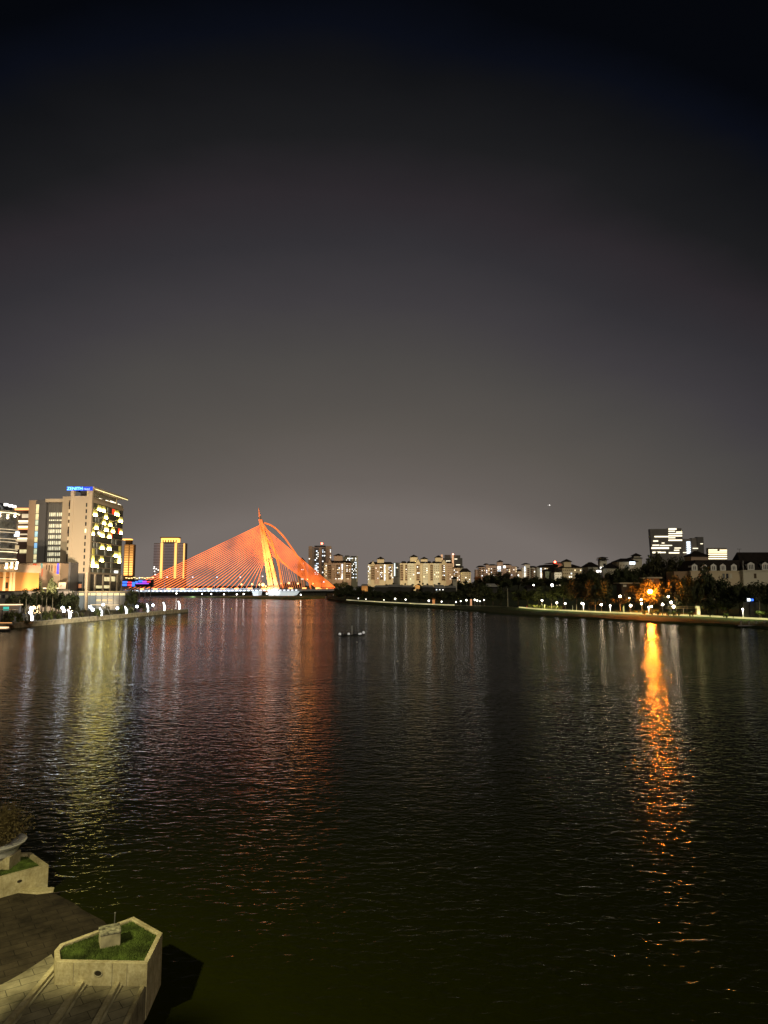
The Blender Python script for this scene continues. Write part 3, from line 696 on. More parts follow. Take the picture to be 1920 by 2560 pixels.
# small lit kiosks by the quay
kd = thing('cafe_pavilion', 'low quayside cafe pavilion with pale canopies and teal screen at left edge', 'pavilion', (XX(15,1520,205), 205, 1))
bx('canopy', G['sunshade'], kd, XX(-30,1512,205), XX(40,1512,205), 205, 209, Z(1513,205), Z(1511,205))
bx('back_wall', M['greyslab'], kd, XX(-30,1512,205), XX(36,1512,205), 208, 209, 1, Z(1513,205))
bx('teal_screen', G['teal'], kd, XX(8,1520,204), XX(21,1520,204), 204, 204.3, Z(1526,204), Z(1517,204))
bx('lower_canopy', mat('canvas', (.35,.26,.16), .8), kd, XX(-30,1520,203), XX(32,1520,203), 203, 206, Z(1525,203), Z(1523.6,203))
for px in (-8,6,30): bx('post', M['darkmetal'], kd, XX(px,1520,203.5)-.08, XX(px,1520,203.5)+.08, 203.4, 203.6, 1, Z(1524,203.5))
lw = thing('garden_wall', 'low curved orange lit garden wall near the left quay', 'wall', (XX(40,1545,190),190,1))
MB().prism([(XX(-20,1552,188),188),(XX(32,1549,189),189),(XX(32,1549,189),190),(XX(-20,1552,188),189.4)], 1, 1.7).build('wall', M['concrete'], lw)
bx('light_strip', glow('orange_strip',(1,.45,.15),1.0), lw, XX(-20,1550,187.8), XX(30,1549,187.8), 187.7, 187.85, 1.55, 1.72)
wl2 = MB().prism([(XX(50,1545,196),196),(XX(80,1542,197),197),(XX(80,1542,197),198),(XX(50,1545,196),197.4)], 1, 1.7).build('planter_wall', mat('orange_tinted_wall', (.42,.22,.10), .8)); tag(wl2, 'short orange tinted planter wall beside the first arch light', 'wall')  # even orange brown base colour
# glowing tour boat at the quay, left edge
boat = thing('tour_boat', 'small moored boat with glowing warm white canopy edge at left quay', 'boat', (XX(0,1572,178), 178, 0))
hb = MB(); hb.prism([(XX(-40,1570,176),177),(XX(10,1570,176),176.6),(XX(18,1570,176),177.6),(XX(10,1570,176),178.6),(XX(-40,1570,176),178.4)], -.1, .55)
hb.build('hull', M['darkmetal'], boat)
bx('canopy', G['sunshade'], boat, XX(-40,1568,177), XX(15,1568,177), 176.8, 178.4, .8, 1.15)
bx('post', M['darkmetal'], boat, XX(10,1568,177), XX(11,1568,177), 177, 177.1, .5, .8)
# ---- arch lights along the quay edge
def arch_light(i, px, label):
    q = quay_at(px) + qn*1.0; base = Vector((q.x, q.y, QT))
    o = thing('arch_light', label, 'arch light', base, 'curved white arch lights along the left quay')
    H_ = 2.75*base.y/230 if i > 3 else 2.75
    mb = MB(); vs = []; n = 9
    # crescent panel bulging towards the lake side (right), leaning back to the left at its head
    side = Vector((1,0,0))
    for k in range(n+1):
        t = k/n; a = -.25 + t*1.35
        x = .42*math.sin(a*1.4+.9) - t*t*.62; wv = .10 + .20*math.sin(math.pi*min(1,t*.85+.12))
        for s_ in (-1, 1):
            for d in (-.12, .12):
                vs.append(base + Vector((x+s_*wv*1.15, d, .12 + t*H_)))
    fs = []
    for k in range(n):
        o_ = k*4; u = o_+4
        fs += [(o_, o_+2, u+2, u), (o_+3, o_+1, u+1, u+3), (o_+1, o_, u, u+1), (o_+2, o_+3, u+3, u+2)]
    fs += [(0,1,3,2), (n*4, n*4+2, n*4+3, n*4+1)]
    mb.add(vs, fs).build('light_panel', G['arch'], o)
    pts = [base + Vector((.62+1.2*(1-math.cos(a)), .3, 2.5*math.sin(a)*.95)) for a in [i_*math.pi/14 for i_ in range(15)]]
    MB().tube(pts, .07, 6).build('arch_frame', M['metal'], o)
    bx('foot', M['darkmetal'], o, base.x-.2, base.x+.75, base.y-.3, base.y+.4, base.z, base.z+.13)
    return o
AL = [(86,'the nearest, beside the garden wall'),(180,'second from the left, below the hotel podium'),(258,'third from the left, under the glass podium'),(320,'fourth from the left'),(374,'fifth from the left'),(415,'second from the right end'),(452,'the last at the right end')]
for i, (px, d) in enumerate(AL): arch_light(i, px, 'glowing curved white arch light on the quay, ' + d)
# ---- globe lamps
def globe_lamp(px, py, Y, second, label):
    zt = Z(py, Y); x = XX(px, py, Y)
    o = thing('globe_lamp', label, 'lamp post', (x, Y, QT), 'white globe lamps on the left quay')
    MB().tube([(x, Y, QT-.2), (x, Y, zt-.3)], [.09,.06], 7).build('pole', M['darkmetal'], o)
    MB().ball((x, Y, zt), .46 if second is not None else .42, 12, 8).build('globe', G['globe'], o)
    if second:
        dx, py2 = second; x2 = XX(px+dx, py2, Y)
        MB().tube([(x, Y, Z(py2,Y)-.6), (x2, Y, Z(py2,Y)-.45)], .05, 6).build('arm', M['darkmetal'], o)
        MB().ball((x2, Y, Z(py2,Y)), .46, 12, 8).build('globe', G['globe'], o)
for a in ((156.5,1519.5,222,(3.5,1527),'white twin globe lamp post left of the second arch light'),(225.5,1517,232,(6.5,1524),'white twin globe lamp post at the foot of the hotel podium'),
          (293.5,1520.5,250,None,'white globe lamp post at right corner of the glass podium'),(342.5,1516.5,268,None,'bluish white globe lamp post right of the fourth arch light'),(382.5,1513,282,None,'small far globe lamp post near the end of the quay'),
          (78,1521,206,(-2,1530.5),'flat topped twin lamp post above the first arch light'),(258,1511.5,270,None,'small globe lamp post before the glass podium front')):
    globe_lamp(*a)
# ---- quay furniture: kiosk posts, benches
def bench(px, off, label):
    q = quay_at(px)+qn*off; o = thing('bench', label, 'bench', (q.x,q.y,QT), 'pale stone benches along the quay')
    d = qd*1.3
    MB().beam(q-d+Vector((0,0,QT+.38)), q+d+Vector((0,0,QT+.38)), .5, .1).build('seat', M['concrete'], o)
    for s_ in (-.9,.9): MB().beam(q+qd*(s_-.15)+Vector((0,0,QT)), q+qd*(s_+.15)+Vector((0,0,QT)), .42, .38).build('leg', M['darkconc'], o)
for px, off, d in ((130,2.0,'between the first two arch lights'),(215,1.8,'between second and third arch lights'),(290,1.8,'between third and fourth arch lights'),(348,1.6,'right of the fourth arch light')):
    bench(px, off, 'pale stone quay bench ' + d)
for px, d in ((266,'left'),(290,'right')):
    q = quay_at(px)+qn*4; bx_ = MB().box(q.x-.35,q.x+.35,q.y-.35,q.y+.35,QT,QT+2.4).build('stone_pillar', M['concrete']); tag(bx_, 'square stone pillar on the quay, %s of two below the hotel' % d, 'pillar')
for px, off, d in ((100,5,'behind the first arch light'),):
    q = quay_at(px)+qn*off; kb = thing('kiosk', 'small grey cubic kiosk behind the first arch light', 'kiosk', (q.x,q.y,QT))
    bx('walls', M['concrete'], kb, q.x-1.0,q.x+1.0,q.y-.8,q.y+.8,QT,QT+1.9); bx('roof', M['greyslab'], kb, q.x-1.15,q.x+1.15,q.y-.95,q.y+.95,QT+1.9,QT+2.05)
# reeds along the wall, trees and palms
def palm(px, py_top, Y, label):
    x = XX(px, py_top, Y); zt = Z(py_top, Y); h_ = zt-1.0
    o = thing('palm_tree', label, 'palm tree', (x, Y, 1.0), 'palm trees in front of the podium')
    MB().tube([(x,Y,.5),(x+.12,Y,1+h_*.5),(x,Y,zt-1.1)], [.2,.15,.12], 7).build('trunk', M['palebark'], o)
    r = random.Random(int(px*7)); mb = MB()
    for k in range(16):
        a = k/16*6.283 + r.uniform(-.2,.2); L = r.uniform(1.5,2.1); up = r.uniform(.1,1.0)
        prev = None
        for j in range(6):
            t = j/5; rr = L*t; zz_ = up*math.sin(t*2.2)*.9 - t*t*1.0*(1.2-up*.6)
            c = Vector((x+rr*math.cos(a), Y+rr*math.sin(a), zt-1.1+zz_)); wv = .26*(1-t)**.5+.03
            sd = Vector((-math.sin(a), math.cos(a), 0))*wv
            cur = (c-sd+Vector((0,0,-.1)), c+Vector((0,0,.04)), c+sd+Vector((0,0,-.1)))
            if prev: mb.add(list(prev)+list(cur), [(0,1,4,3),(1,2,5,4)])
            prev = cur
    mb.build('crown', M['leaf2'], o)
for a in ((66,1480,222,'short leaning palm, leftmost in the row below the podium'),(93,1466,240,'tallest palm tree below the coloured podium wall'),(106,1479,238,'palm tree just right of the tallest palm'),(117,1482,232,'palm tree left of the big dark tree, second from right'),(132,1481,232,'palm tree next to the big dark tree, rightmost of the row'),(50,1482,226,'palm tree beside the arcade building corner')):
    palm(*a)
TL = 'trees on the left shore'
for key, px, py, Y, wd, d in (('broad0',52,1444,286,34,'dark rounded tree beside the orange arcade, below the mural wall'),('olive0',72,1452,284,26,'small rounded tree left of podium wall middle'),('broad1',97,1449,284,30,'dark tree below the middle of the mural wall'),('broad2',132,1443,284,30,'dark tree below the purple strip of the mural wall'),
    ('broad0',168,1478,236,52,'largest dark tree at the foot of the hotel, left of pillar'),('olive1',192,1496,234,24,'dark tree in front of hotel pillar'),('broad1',331,1471,296,36,'dark domed tree right of the glass podium'),('olive0',150,1488,244,30,'mid green tree left of the largest dark tree'),
    ('broad1',62,1474,252,40,'dark tree filling the space behind the leftmost palm'),('broad2',88,1478,250,38,'dark tree behind the tallest palm trunk'),('broad0',114,1474,250,42,'dark tree behind the two right palms'),('broad1',142,1476,248,38,'dark tree between the palms and the largest dark tree'),('broad2',182,1484,242,36,'dark tree just left of the hotel front pillar'),('broad0',30,1484,248,34,'dark tree at the corner of the arcade building'),
    ('olive1',40,1488,236,24,'olive tree behind the leftmost palm'),('olive0',318,1502,262,18,'small tree at right corner of glass podium'),('olive1',354,1504,282,16,'small tree behind the fifth arch light')):
    tree_px(key, px, py, Y, wd, d, TL, base=1.0)
for key, px, py, Y, wd, d in (('shrub0',30,1520,200,36,'wide yellow green shrub at left edge by the cafe'),('shrub0',52,1525,196,26,'yellow green shrub left of first arch light'),('shrub1',98,1518,206,30,'rounded shrub right of the first arch light lamp'),('shrub0',116,1522,208,26,'shrub below the palm row'),('shrub0',132,1517,212,22,'pale rounded bush left of second arch light'),
    ('shrub1',196,1519,226,26,'shrub behind second arch light'),('shrub1',210,1521,228,22,'low shrub left of hotel pillar base'),('shrub0',248,1516,236,24,'shrub before the glass podium'),('shrub1',270,1514,246,24,'low shrub below the podium canopy'),('shrub0',306,1506,262,20,'round bush at the podium end'),('shrub0',326,1508,264,22,'shrub below the domed dark tree'),('shrub1',365,1508,276,22,'shrub between fourth and fifth arch lights'),('shrub1',20,1530,192,34,'low dark shrub nearest the left edge'),('shrub1',70,1547,190,18,'small bush in the corner of planter wall'),('shrub0',150,1530,218,22,'low bush under the twin globe lamp')):
    tree_px(key, px, py, Y, wd, d, 'shrubs on the left quay', base=1.0)
# ================================================================== BRIDGE
BRY = 800.0
def B(px, py, dy=0.0):
    p = P(px, py, BRY); p.y += dy; return p
br = thing('cable_stayed_bridge', 'cable stayed bridge lit orange with a leaning sail shaped pylon across the lake', 'bridge', B(690, 1492))
HW = 15.0
dx0, dx1 = B(150,1470).x, B(1010,1470).x
def dz(x):   # deck soffit height climbs gently to the right
    t = (x-B(318,1470).x)/(B(840,1470).x-B(318,1470).x); return Z(1480.0, BRY) + t*(Z(1477.2,BRY)-Z(1480.0,BRY))
xs = [dx0 + (dx1-dx0)*i/12 for i in range(13)]
d_ = MB()
for a, b in zip(xs[:-1], xs[1:]):
    d_.prism([(a,BRY-HW),(b,BRY-HW),(b,BRY+HW),(a,BRY+HW)], [dz(a),dz(b),dz(b),dz(a)], [dz(a)+2.3,dz(b)+2.3,dz(b)+2.3,dz(a)+2.3])
d_.build('deck', mat('deck_concrete', (.45,.46,.50), .7, .12, .1), br)
d_ = MB()
for s_ in (-1, 1):
    d_.beam((dx0,BRY+s_*(HW-.3),dz(dx0)+2.9),(dx1,BRY+s_*(HW-.3),dz(dx1)+2.9),.15,.9)
d_.build('parapet', M['metal'], br)
for i in range(42):
    px = 345 + 9.75*i; x = B(px,1475).x
    bx('edge_light', G['deck'], br, x-1.05, x+1.05, BRY-HW-.5, BRY-HW-.05, dz(x)+.55, dz(x)+1.65)
for i in range(14):
    px = 365 + 33.2*i; x = B(px,1472).x
    bx('rail_light', G['rail'], br, x-1.9, x+2.6, BRY-HW-.35, BRY-HW+.1, dz(x)+2.6, dz(x)+3.9)
cable_geo = {}
def cable(nm, a, b, r, m): return MB().tube([a, b], r, 4, False).build(nm, m, br)
for side, m_ in ((-1, G['cable']), (1, G['cable_far'])):
    for i in range(27):
        t = i/26
        top = B(649.5+(661.5-649.5)*t, 1314+(1400-1314)*t, side*2.0)
        bot = B(324+(645-324)*t**1.02, 1474.5-3.0*t, side*(HW-1))
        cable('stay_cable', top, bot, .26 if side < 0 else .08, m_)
for side, m_ in ((-1, G['cable']), (1, G['cable_far'])):
    for i in range(14):
        t = i/13
        top = B(663+(680-663)*t, 1320+(1388-1320)*t, side*2.0)
        bot = B(842+(796-842)*t, 1472.5, side*3.5)
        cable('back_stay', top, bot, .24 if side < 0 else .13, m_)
def curve_pts(lst, dy, n=4):
    pts = [B(a, b, dy) for a, b in lst]; out = []
    for i in range(len(pts)-1):
        p0 = pts[max(i-1,0)]; p1 = pts[i]; p2 = pts[i+1]; p3 = pts[min(i+2,len(pts)-1)]
        for k in range(n):
            t = k/n
            out.append(.5*((2*p1)+(p2-p0)*t+(2*p0-5*p1+4*p2-p3)*t*t+(3*p1-p0-3*p2+p3)*t**3))
    return out + [pts[-1]]
G['arch_steel'] = glow('glowing_arch_steel', (1,.19,.035), 1.0, base=(.5,.22,.1,1), vary=.2, vscale=.04)  # orange floodlight put into the arch steel as emission
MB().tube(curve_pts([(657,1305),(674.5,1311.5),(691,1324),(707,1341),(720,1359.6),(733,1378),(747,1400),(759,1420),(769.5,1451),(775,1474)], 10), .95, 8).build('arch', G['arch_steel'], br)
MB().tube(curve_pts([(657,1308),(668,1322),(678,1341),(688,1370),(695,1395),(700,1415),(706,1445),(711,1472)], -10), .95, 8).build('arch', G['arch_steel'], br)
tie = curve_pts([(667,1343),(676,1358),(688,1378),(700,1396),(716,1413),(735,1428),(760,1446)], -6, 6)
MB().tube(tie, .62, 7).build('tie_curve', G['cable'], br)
for i in range(12):
    t = i/11
    a = tie[min(len(tie)-1, int(16+t*(len(tie)-17)))]; b = B(704+ t*58, 1472, -4)
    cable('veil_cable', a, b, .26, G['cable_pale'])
pyl = mat('pylon_white', (.74,.58,.42), .6, .05, .05)
def slab(nm, poly, y0, y1, m): return MB().extr_y([(B(a,b).x, B(a,b).z) for a, b in poly], BRY+y0, BRY+y1).build(nm, m, br)
slab('pylon_head', [(650.5,1299),(656.5,1299.5),(680,1396),(665.5,1396)], -3.2, 3.2, pyl)
slab('pylon_edge', [(648.2,1300),(651.2,1298),(667,1396),(679.5,1473),(672.4,1473),(661,1396)], -4.0, 4.0, pyl)
slab('pylon_leg', [(673.5,1396.5),(680.4,1396.5),(699.5,1474),(688.5,1474)], -3.4, 3.4, pyl)
slab('pylon_leg', [(666.6,1396.5),(671.5,1396.5),(685.5,1474),(679.3,1474)], -2.6, 2.6, pyl)
slab('crossbeam', [(683,1466),(690,1466),(691.5,1473.5),(684.5,1473.5)], -2.2, 2.2, pyl)
MB().extr_y([(B(647.6,1300).x,B(648,1300).z),(B(654.2,1299).x,B(652,1299).z),(B(650.2,1284).x,B(648,1284).z),(B(647.6,1270).x,B(647,1270).z),(B(646.4,1270).x,B(647,1270).z),(B(646.4,1284).x,B(647,1284).z)], BRY-1.2, BRY+1.2).build('spire', pyl, br)
G['pier'] = glow('glowing_white_pier', (.86,.95,.95), .55, base=(.7,.7,.7,1))  # white floodlight put into piers and abutment as emission
for a0, a1, b0, b1 in ((635,651,639,648.5),(673,689,676,687),(690.5,706,693,704)):
    slab('pier', [(a0,1478.3),(a1,1478.2),(b1,1493.5),(b0,1493.5)], -11, 11, G['pier'])
slab('abutment', [(704,1478.2),(753,1477.3),(736,1489.5),(704,1493.5)], -12, 12, G['pier'])
slab('abutment_wall', [(752,1478),(860,1477.4),(860,1492),(742,1492)], -11, 11, M['darkconc'])
for sx_, sy_, tx, ty, pw, cl, sz in ((640,1468,662,1340,9e5,(1,.20,.03),36),(690,1466,672,1380,3.6e5,(1,.20,.03),40),(676,1470,668,1420,1.3e5,(1,.30,.05),60),(668,1472,682,1440,1.1e5,(1,.30,.05),70)):
    spot('bridge_flood', B(sx_,sy_,-60 if pw > 5e5 else -34), B(tx,ty), pw, cl, sz, .7, 1.0)
spot('pylon_base_flood', B(690,1478,-30), B(690,1470), 2.2e4, (.9,1,.95), 50, .8, 1.0)
for px in (370,430,490,550,610): spot('deck_fill', B(px,1489,-55), B(px+10,1476,-HW), 6.5e4, (.72,.84,1), 100, .9, 1.5)  # unseen spots added to brighten the deck side
# bridge street lamps
def deck_lamp(px, py_top, label, double=True):
    x = B(px,1470).x; zt = Z(py_top, BRY-HW+2); z0 = dz(x)+2.3; Y = BRY-HW+2
    o = thing('street_lamp', label, 'street lamp', (x,Y,z0), 'street lamps on the bridge deck')
    MB().tube([(x,Y,z0),(x,Y,zt)], [.28,.18], 6).build('pole', M['metal'], o)
    MB().beam((x-2.2,Y,zt-.2),(x+2.6,Y,zt+.3),.25,.25).build('arm', M['metal'], o)
    MB().ball((x+2.6,Y,zt+.1), .75, 8, 6, .6).build('lamp_head', G['win_cool'], o)
    MB().beam((x-1.2,Y,z0+(zt-z0)*.45),(x+1.8,Y,z0+(zt-z0)*.45),.2,.2).build('lower_arm', M['metal'], o)
for px, py, d in ((352,1445,'leftmost, before the blue light wall'),(420,1443,'second from the left, before the twin tower'),(483,1443,'third from the left'),(543,1443,'fourth from the left'),(600,1443,'fifth, with an orange lamp beside it'),(655,1441,'just left of the pylon legs'),(806,1455,'rightmost, beside the back stay anchors')):
    deck_lamp(px, py, 'tall double armed street lamp on the bridge, ' + d)
for i, (px, py, r_, d) in enumerate(((601,1461,.9,'leftmost of the row, by a tall lamp'),(628,1460.5,1.1,'left of the biggest one'),(646.5,1461.5,1.0,'just left of the biggest one'),(655,1462,1.9,'biggest of the row'),(662,1465.5,.9,'touching the left pylon leg'),(702,1458,.9,'between pylon leg and arch leg'),(720,1458,1.2,'first right of the near arch leg'),(743,1459,.9,'below the hanging veil cables'),(767,1448,.9,'highest, beside the far arch leg'),(781,1459,1.0,'among the back stays'))):
    x = B(px,1465).x; Y = BRY+6; z0 = dz(x)+2.3; zt = Z(py, Y)
    o = thing('globe_lamp', 'orange globe lamp on the bridge deck, ' + d, 'lamp', (x,Y,z0), 'orange globe lamps on the bridge')
    MB().tube([(x,Y,z0),(x,Y,zt)], .14, 6).build('pole', M['metal'], o); MB().ball((x,Y,zt), r_, 10, 6).build('globe', G['brlamp'], o)
for i, (px, d) in enumerate(((792,'left'),(803,'brightest, middle'),(818,'right'))):
    o = tag(MB().lathe(tuple(B(px,1472.5,-4)-Vector((0,0,.6))), [(.9,0),(1.1,.5),(.8,1.4)], 10).build('floodlight', glow('orange_flood',(1,.45,.08),9 if i==1 else 4,True)), 'orange floodlight at the foot of the back stays, ' + d, 'floodlight', 'floodlights at the cable anchors')
# lamps and trees on the bank seen below the deck
for px, py, d in ((441,1483.5,'brightest on the left, under the third street lamp'),(505,1485,'left of a close pair'),(528,1485,'right of a close pair'),(560,1485.5,'middle, above the green bank'),(592,1486,'left of the first white pier'),(609,1485,'next to the first white pier'),(667,1484,'between first and second white piers'),(752,1487,'right of the white abutment')):
    Y = 735; p = P(px, py, Y); o = thing('park_lamp', 'white park lamp under the bridge, ' + d, 'lamp', (p.x,Y,1), 'park lamps under the bridge')
    MB().tube([(p.x,Y,.8),(p.x,Y,p.z)], .13, 6).build('pole', M['metal'], o); MB().ball(p, .62, 8, 6).build('globe', G['park'], o)
for i in range(15):
    px = 352 + i*33 + U(-6,6)
    tree_px(['broad0','broad1','olive0'][i%3], px, 1474+U(-2,3), 838, 40, 'dark tree on the far bank behind the bridge deck, %s from the left' % ORD[i], 'trees behind the bridge', base=1.5)
for i,(px,py) in enumerate(((690,1462),(716,1455),(735,1452),(750,1458),(770,1462),(726,1464),(845,1458),(862,1452))):
    tree_px(['olive0','olive1','broad1'][i%3], px, py, 900, 30, 'tree lit orange behind the bridge back stays, %s from the left' % ORD[i], 'trees behind the bridge', base=1.5)
point('orange_fill', B(725,1452,70), 1.2e4, (1,.36,.08), 5.0)  # unseen lamps added to tint the trees orange
point('orange_fill', B(760,1456,70), 1.0e4, (1,.36,.08), 5.0)
# white railed jetty at the right end of the bank
jy = 640; jt = thing('jetty', 'small white railed jetty near the right end of the far green bank', 'jetty', (X(825,jy),jy,0))
bx('deck', M['white'], jt, X(813,jy), X(842,jy), jy, jy+4, .5, .9)
for k in range(10): bx('post', M['white'], jt, X(813.5+3*k,jy)-.12, X(813.5+3*k,jy)+.12, jy, jy+.3, -.4, 2.2)
bx('rail', M['white'], jt, X(813,jy), X(842,jy), jy+.3, jy+.4, 1.9, 2.15)
bx('mast', M['white'], jt, X(833,jy)-.2, X(833,jy)+.2, jy+1, jy+1.4, .9, 4.4)
# coloured light wall and row of sodium lamps left of the bridge
ly = 690; lw_ = thing('light_wall', 'low wall of blue, red and violet lights between hotel and bridge', 'light wall', (X(340,ly),ly,5))
bx('backing', M['darkmetal'], lw_, X(300,ly), X(382,ly), ly, ly+3, Z(1467,ly), Z(1450,ly))
for a, b, y0, y1, g in ((304,318,1453,1457,'led_blue'),(304,317,1459,1465,'led_blue'),(319,329,1454,1458,'led_red'),(319,329,1460,1465,'led_red'),(330,337,1455,1466,'led_blue'),(338,344,1453,1459,'led_blue'),(346,356,1451,1456,'led_blue'),(356,366,1452,1456.5,'led_purple'),(367,376,1453,1456,'led_red'),(340,372,1458,1460,'led_purple')):
    bx('light_panel', G[g], lw_, X(a,ly), X(b,ly), ly-.4, ly, Z(y1,ly), Z(y0,ly))
for k in range(6): bx('post', M['metal'], lw_, X(306+14*k,ly)-.3, X(306+14*k,ly)+.3, ly+.5, ly+1.5, 1, Z(1467,ly))
G['smallsodium'] = glow('gold_street_light', (1,.62,.22), 4, True)
for i in range(11):
    px = 316 + 6.6*i; Y = 1000; py = 1445 + U(-1.2,1.2); p = P(px,py,Y)
    o = thing('street_lamp', 'tiny gold street light above the blue light wall, %s from the left' % ORD[i], 'street lamp', (p.x,Y,8), 'gold street lights behind the bridge')
    MB().tube([(p.x,Y,6),(p.x,Y,p.z)], .2, 5).build('pole', M['metal'], o); bx('lamp_head', G['smallsodium'], o, p.x-1.2,p.x+1.2,Y-.5,Y+.5,p.z-.3,p.z+.5)
# ================================================================== FAR TOWERS
def box_tower(nm, label, x0, x1, yt, yb, Y, m, dep=25, cat='tower block', py=1400):
    o = thing(nm, label, cat, ((XX(x0,py,Y)+XX(x1,py,Y))/2, Y, max(0, Z(yb,Y)-4)))
    dep = min(dep, 9)
    bx('wall', m, o, XX(x0,py,Y), XX(x1,py,Y), Y, Y+dep, max(0, Z(yb,Y)-25), Z(yt,Y)); return o
TWY = 1150.0
t1 = box_tower('tower_block', 'slim tower with flame gold glowing edges just right of the hotel', 309.5, 333.5, 1361, 1445, TWY, mat('warm_tower', (.22,.13,.07), .7, .1, .05), 25)
bx('crown_slab', G['goldring'], t1, XX(307,1348,TWY), XX(328,1348,TWY), TWY-1, TWY+8, Z(1350,TWY), Z(1347,TWY))
bx('crown_core', M['brown'], t1, XX(313,1355,TWY), XX(328,1355,TWY), TWY+1, TWY+7, Z(1362,TWY), Z(1350,TWY))
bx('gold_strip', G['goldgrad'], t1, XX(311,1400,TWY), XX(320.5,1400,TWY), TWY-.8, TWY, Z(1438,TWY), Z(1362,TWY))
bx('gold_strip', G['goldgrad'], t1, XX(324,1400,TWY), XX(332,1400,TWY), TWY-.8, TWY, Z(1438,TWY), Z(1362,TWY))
for k in range(18):
    zz_ = Z(1364+4.2*k, TWY); bx('floor_fin', glow('dim_gold_fin',(.9,.36,.09),.26,vary=.3,vscale=.05), t1, XX(310,1400,TWY), XX(334.5,1400,TWY), TWY-1.6, TWY-.1, zz_-.62, zz_+.62)  # gold uplight put into the fins as weak emission
t2 = box_tower('tower_block', 'broad mauve grey tower with glowing gold crown and three gold lines', 383.5, 463.5, 1358, 1450, TWY, M['tower_grey'], 30)
bx('centre_wall', M['tower_grey'], t2, XX(406,1400,TWY), XX(441,1400,TWY), TWY-3, TWY, 0, Z(1355,TWY))
bx('crown', G['goldring'], t2, XX(404,1350,TWY), XX(447,1350,TWY), TWY-2, TWY+8, Z(1355.5,TWY), Z(1345.5,TWY))
bx('crown_slab', mat('crown_cap',(.5,.25,.08)), t2, XX(402,1344,TWY), XX(449,1344,TWY), TWY-4, TWY+9, Z(1345.5,TWY), Z(1343,TWY))
for k in range(6): bx('crown_post', M['brown'], t2, XX(409+6.5*k,1350,TWY)-.8, XX(409+6.5*k,1350,TWY)+.8, TWY-2.6, TWY-2, Z(1355,TWY), Z(1350,TWY))
for a, b, yt in ((402.5,408,1357),(437.5,443,1357),(459.5,462.5,1359)):
    bx('gold_column', G['goldcol'], t2, XX(a,1400,TWY), XX(b,1400,TWY), TWY-4.5, TWY-3.2, Z(1446,TWY), Z(yt,TWY))
for a, b in ((384,402),(409.5,436.5),(444,459)):
    for k in range(22):
        yy = 1361+3.9*k; bx('louvre', glow('mauve_louvre',(.50,.38,.38),.34,base=(.3,.26,.26,1)), t2, XX(a,1400,TWY), XX(b,1400,TWY), TWY-(4 if a==409.5 else 1), TWY-(3 if a==409.5 else 0), Z(yy+.9,TWY), Z(yy-.5,TWY))  # light on the louvres put in as emission
for a, b in ((385,1417),(390,1422),(386,1428),(395,1425),(388,1436),(384,1421)):
    bx('lit_window', G['win_white'], t2, XX(a,1420,TWY), XX(a+2.6,1420,TWY), TWY-1.6, TWY-1.1, Z(b+1.3,TWY), Z(b-.8,TWY))
# ================================================================== APARTMENTS ACROSS THE LAKE
wr = random.Random(5)
def windows(o, x0, x1, yt, yb, Y, nc, nr, lit, dark='brown', wpx=1.7, hpx=1.9, cool=.35, dy=0):
    for c in range(nc):
        for r in range(nr):
            px = x0 + (x1-x0)*(c+.5)/nc; py = yt + (yb-yt)*(r+.5)/nr
            on = wr.random() < lit
            if on:
                q = wr.random(); g = G['win_cool'] if q < cool*.6 else G['win_white'] if q < cool+.25 else G['win_warm'] if q < .85 else G['win_dim']
                k = wr.uniform(.75, 1.35)
                bx('lit_window', g, o, XX(px-wpx/2*k,1430,Y), XX(px+wpx/2*k,1430,Y), Y-.5+dy, Y-.1+dy, Z(py+hpx/2*k,Y), Z(py-hpx/2*k,Y))
            elif dark:
                bx('window', M[dark], o, XX(px-wpx/2,1430,Y), XX(px+wpx/2,1430,Y), Y-.3+dy, Y-.05+dy, Z(py+hpx/2,Y), Z(py-hpx/2,Y))
def roof_tower(o, x0, x1, yw, ya, yb, Y, m, over=1.5):
    """lantern tower with a pyramid roof: wall top yw, apex ya, wall foot yb"""
    a, b = XX(x0,1400,Y), XX(x1,1400,Y); w2 = b-a
    bx('tower_wall', m, o, a, b, Y+.5, Y+.5+min(9,w2), Z(yb,Y), Z(yw,Y))
    ov = over*K(Y)
    MB().hip(a-ov, b+ov, Y+.5-ov, Y+.5+min(9,w2)+ov, Z(yw,Y), Z(ya,Y), 0).build('tower_roof', M['darkroof'], o)
def gable(o, x0, x1, yb, ya, Y, m, dep=9):
    a, b = XX(x0,1400,Y), XX(x1,1400,Y); c = (a+b)/2
    MB().extr_y([(a,Z(yb,Y)),(b,Z(yb,Y)),(c,Z(ya,Y))], Y-1.2, Y+dep).build('gable', m, o)
    e = 1.2*K(Y)
    MB().extr_y([(a-e,Z(yb,Y)),(c,Z(ya,Y)+.05),(b+e,Z(yb,Y)),(c,Z(ya-2.2,Y))], Y-.6, Y+dep+.5).build('gable_roof', M['darkroof'], o)
def body_roof(o, x0, x1, yt, ya, Y, dep, ridge=.8, over=1.0):
    ov = over*K(Y)
    MB().hip(XX(x0,1420,Y)-ov, XX(x1,1420,Y)+ov, Y-ov, Y+dep+ov, Z(yt,Y), Z(ya,Y), ridge).build('roof', M['darkroof'], o)
def stack(o, x0, x1, yt, yb, Y, m=None, proud=1.0):
    bx('balcony_stack', m or M['brown'], o, XX(x0,1430,Y), XX(x1,1430,Y), Y-.25, Y-.02, Z(yb,Y), Z(yt,Y))
    n = max(2, int((yb-yt)/4.2))
    for k in range(n):
        py = yt + (yb-yt)*(k+.75)/n
        bx('balcony', M['tan2'], o, XX(x0+.3,1430,Y), XX(x1-.3,1430,Y), Y-proud, Y-.25, Z(py+.9,Y), Z(py-.5,Y))
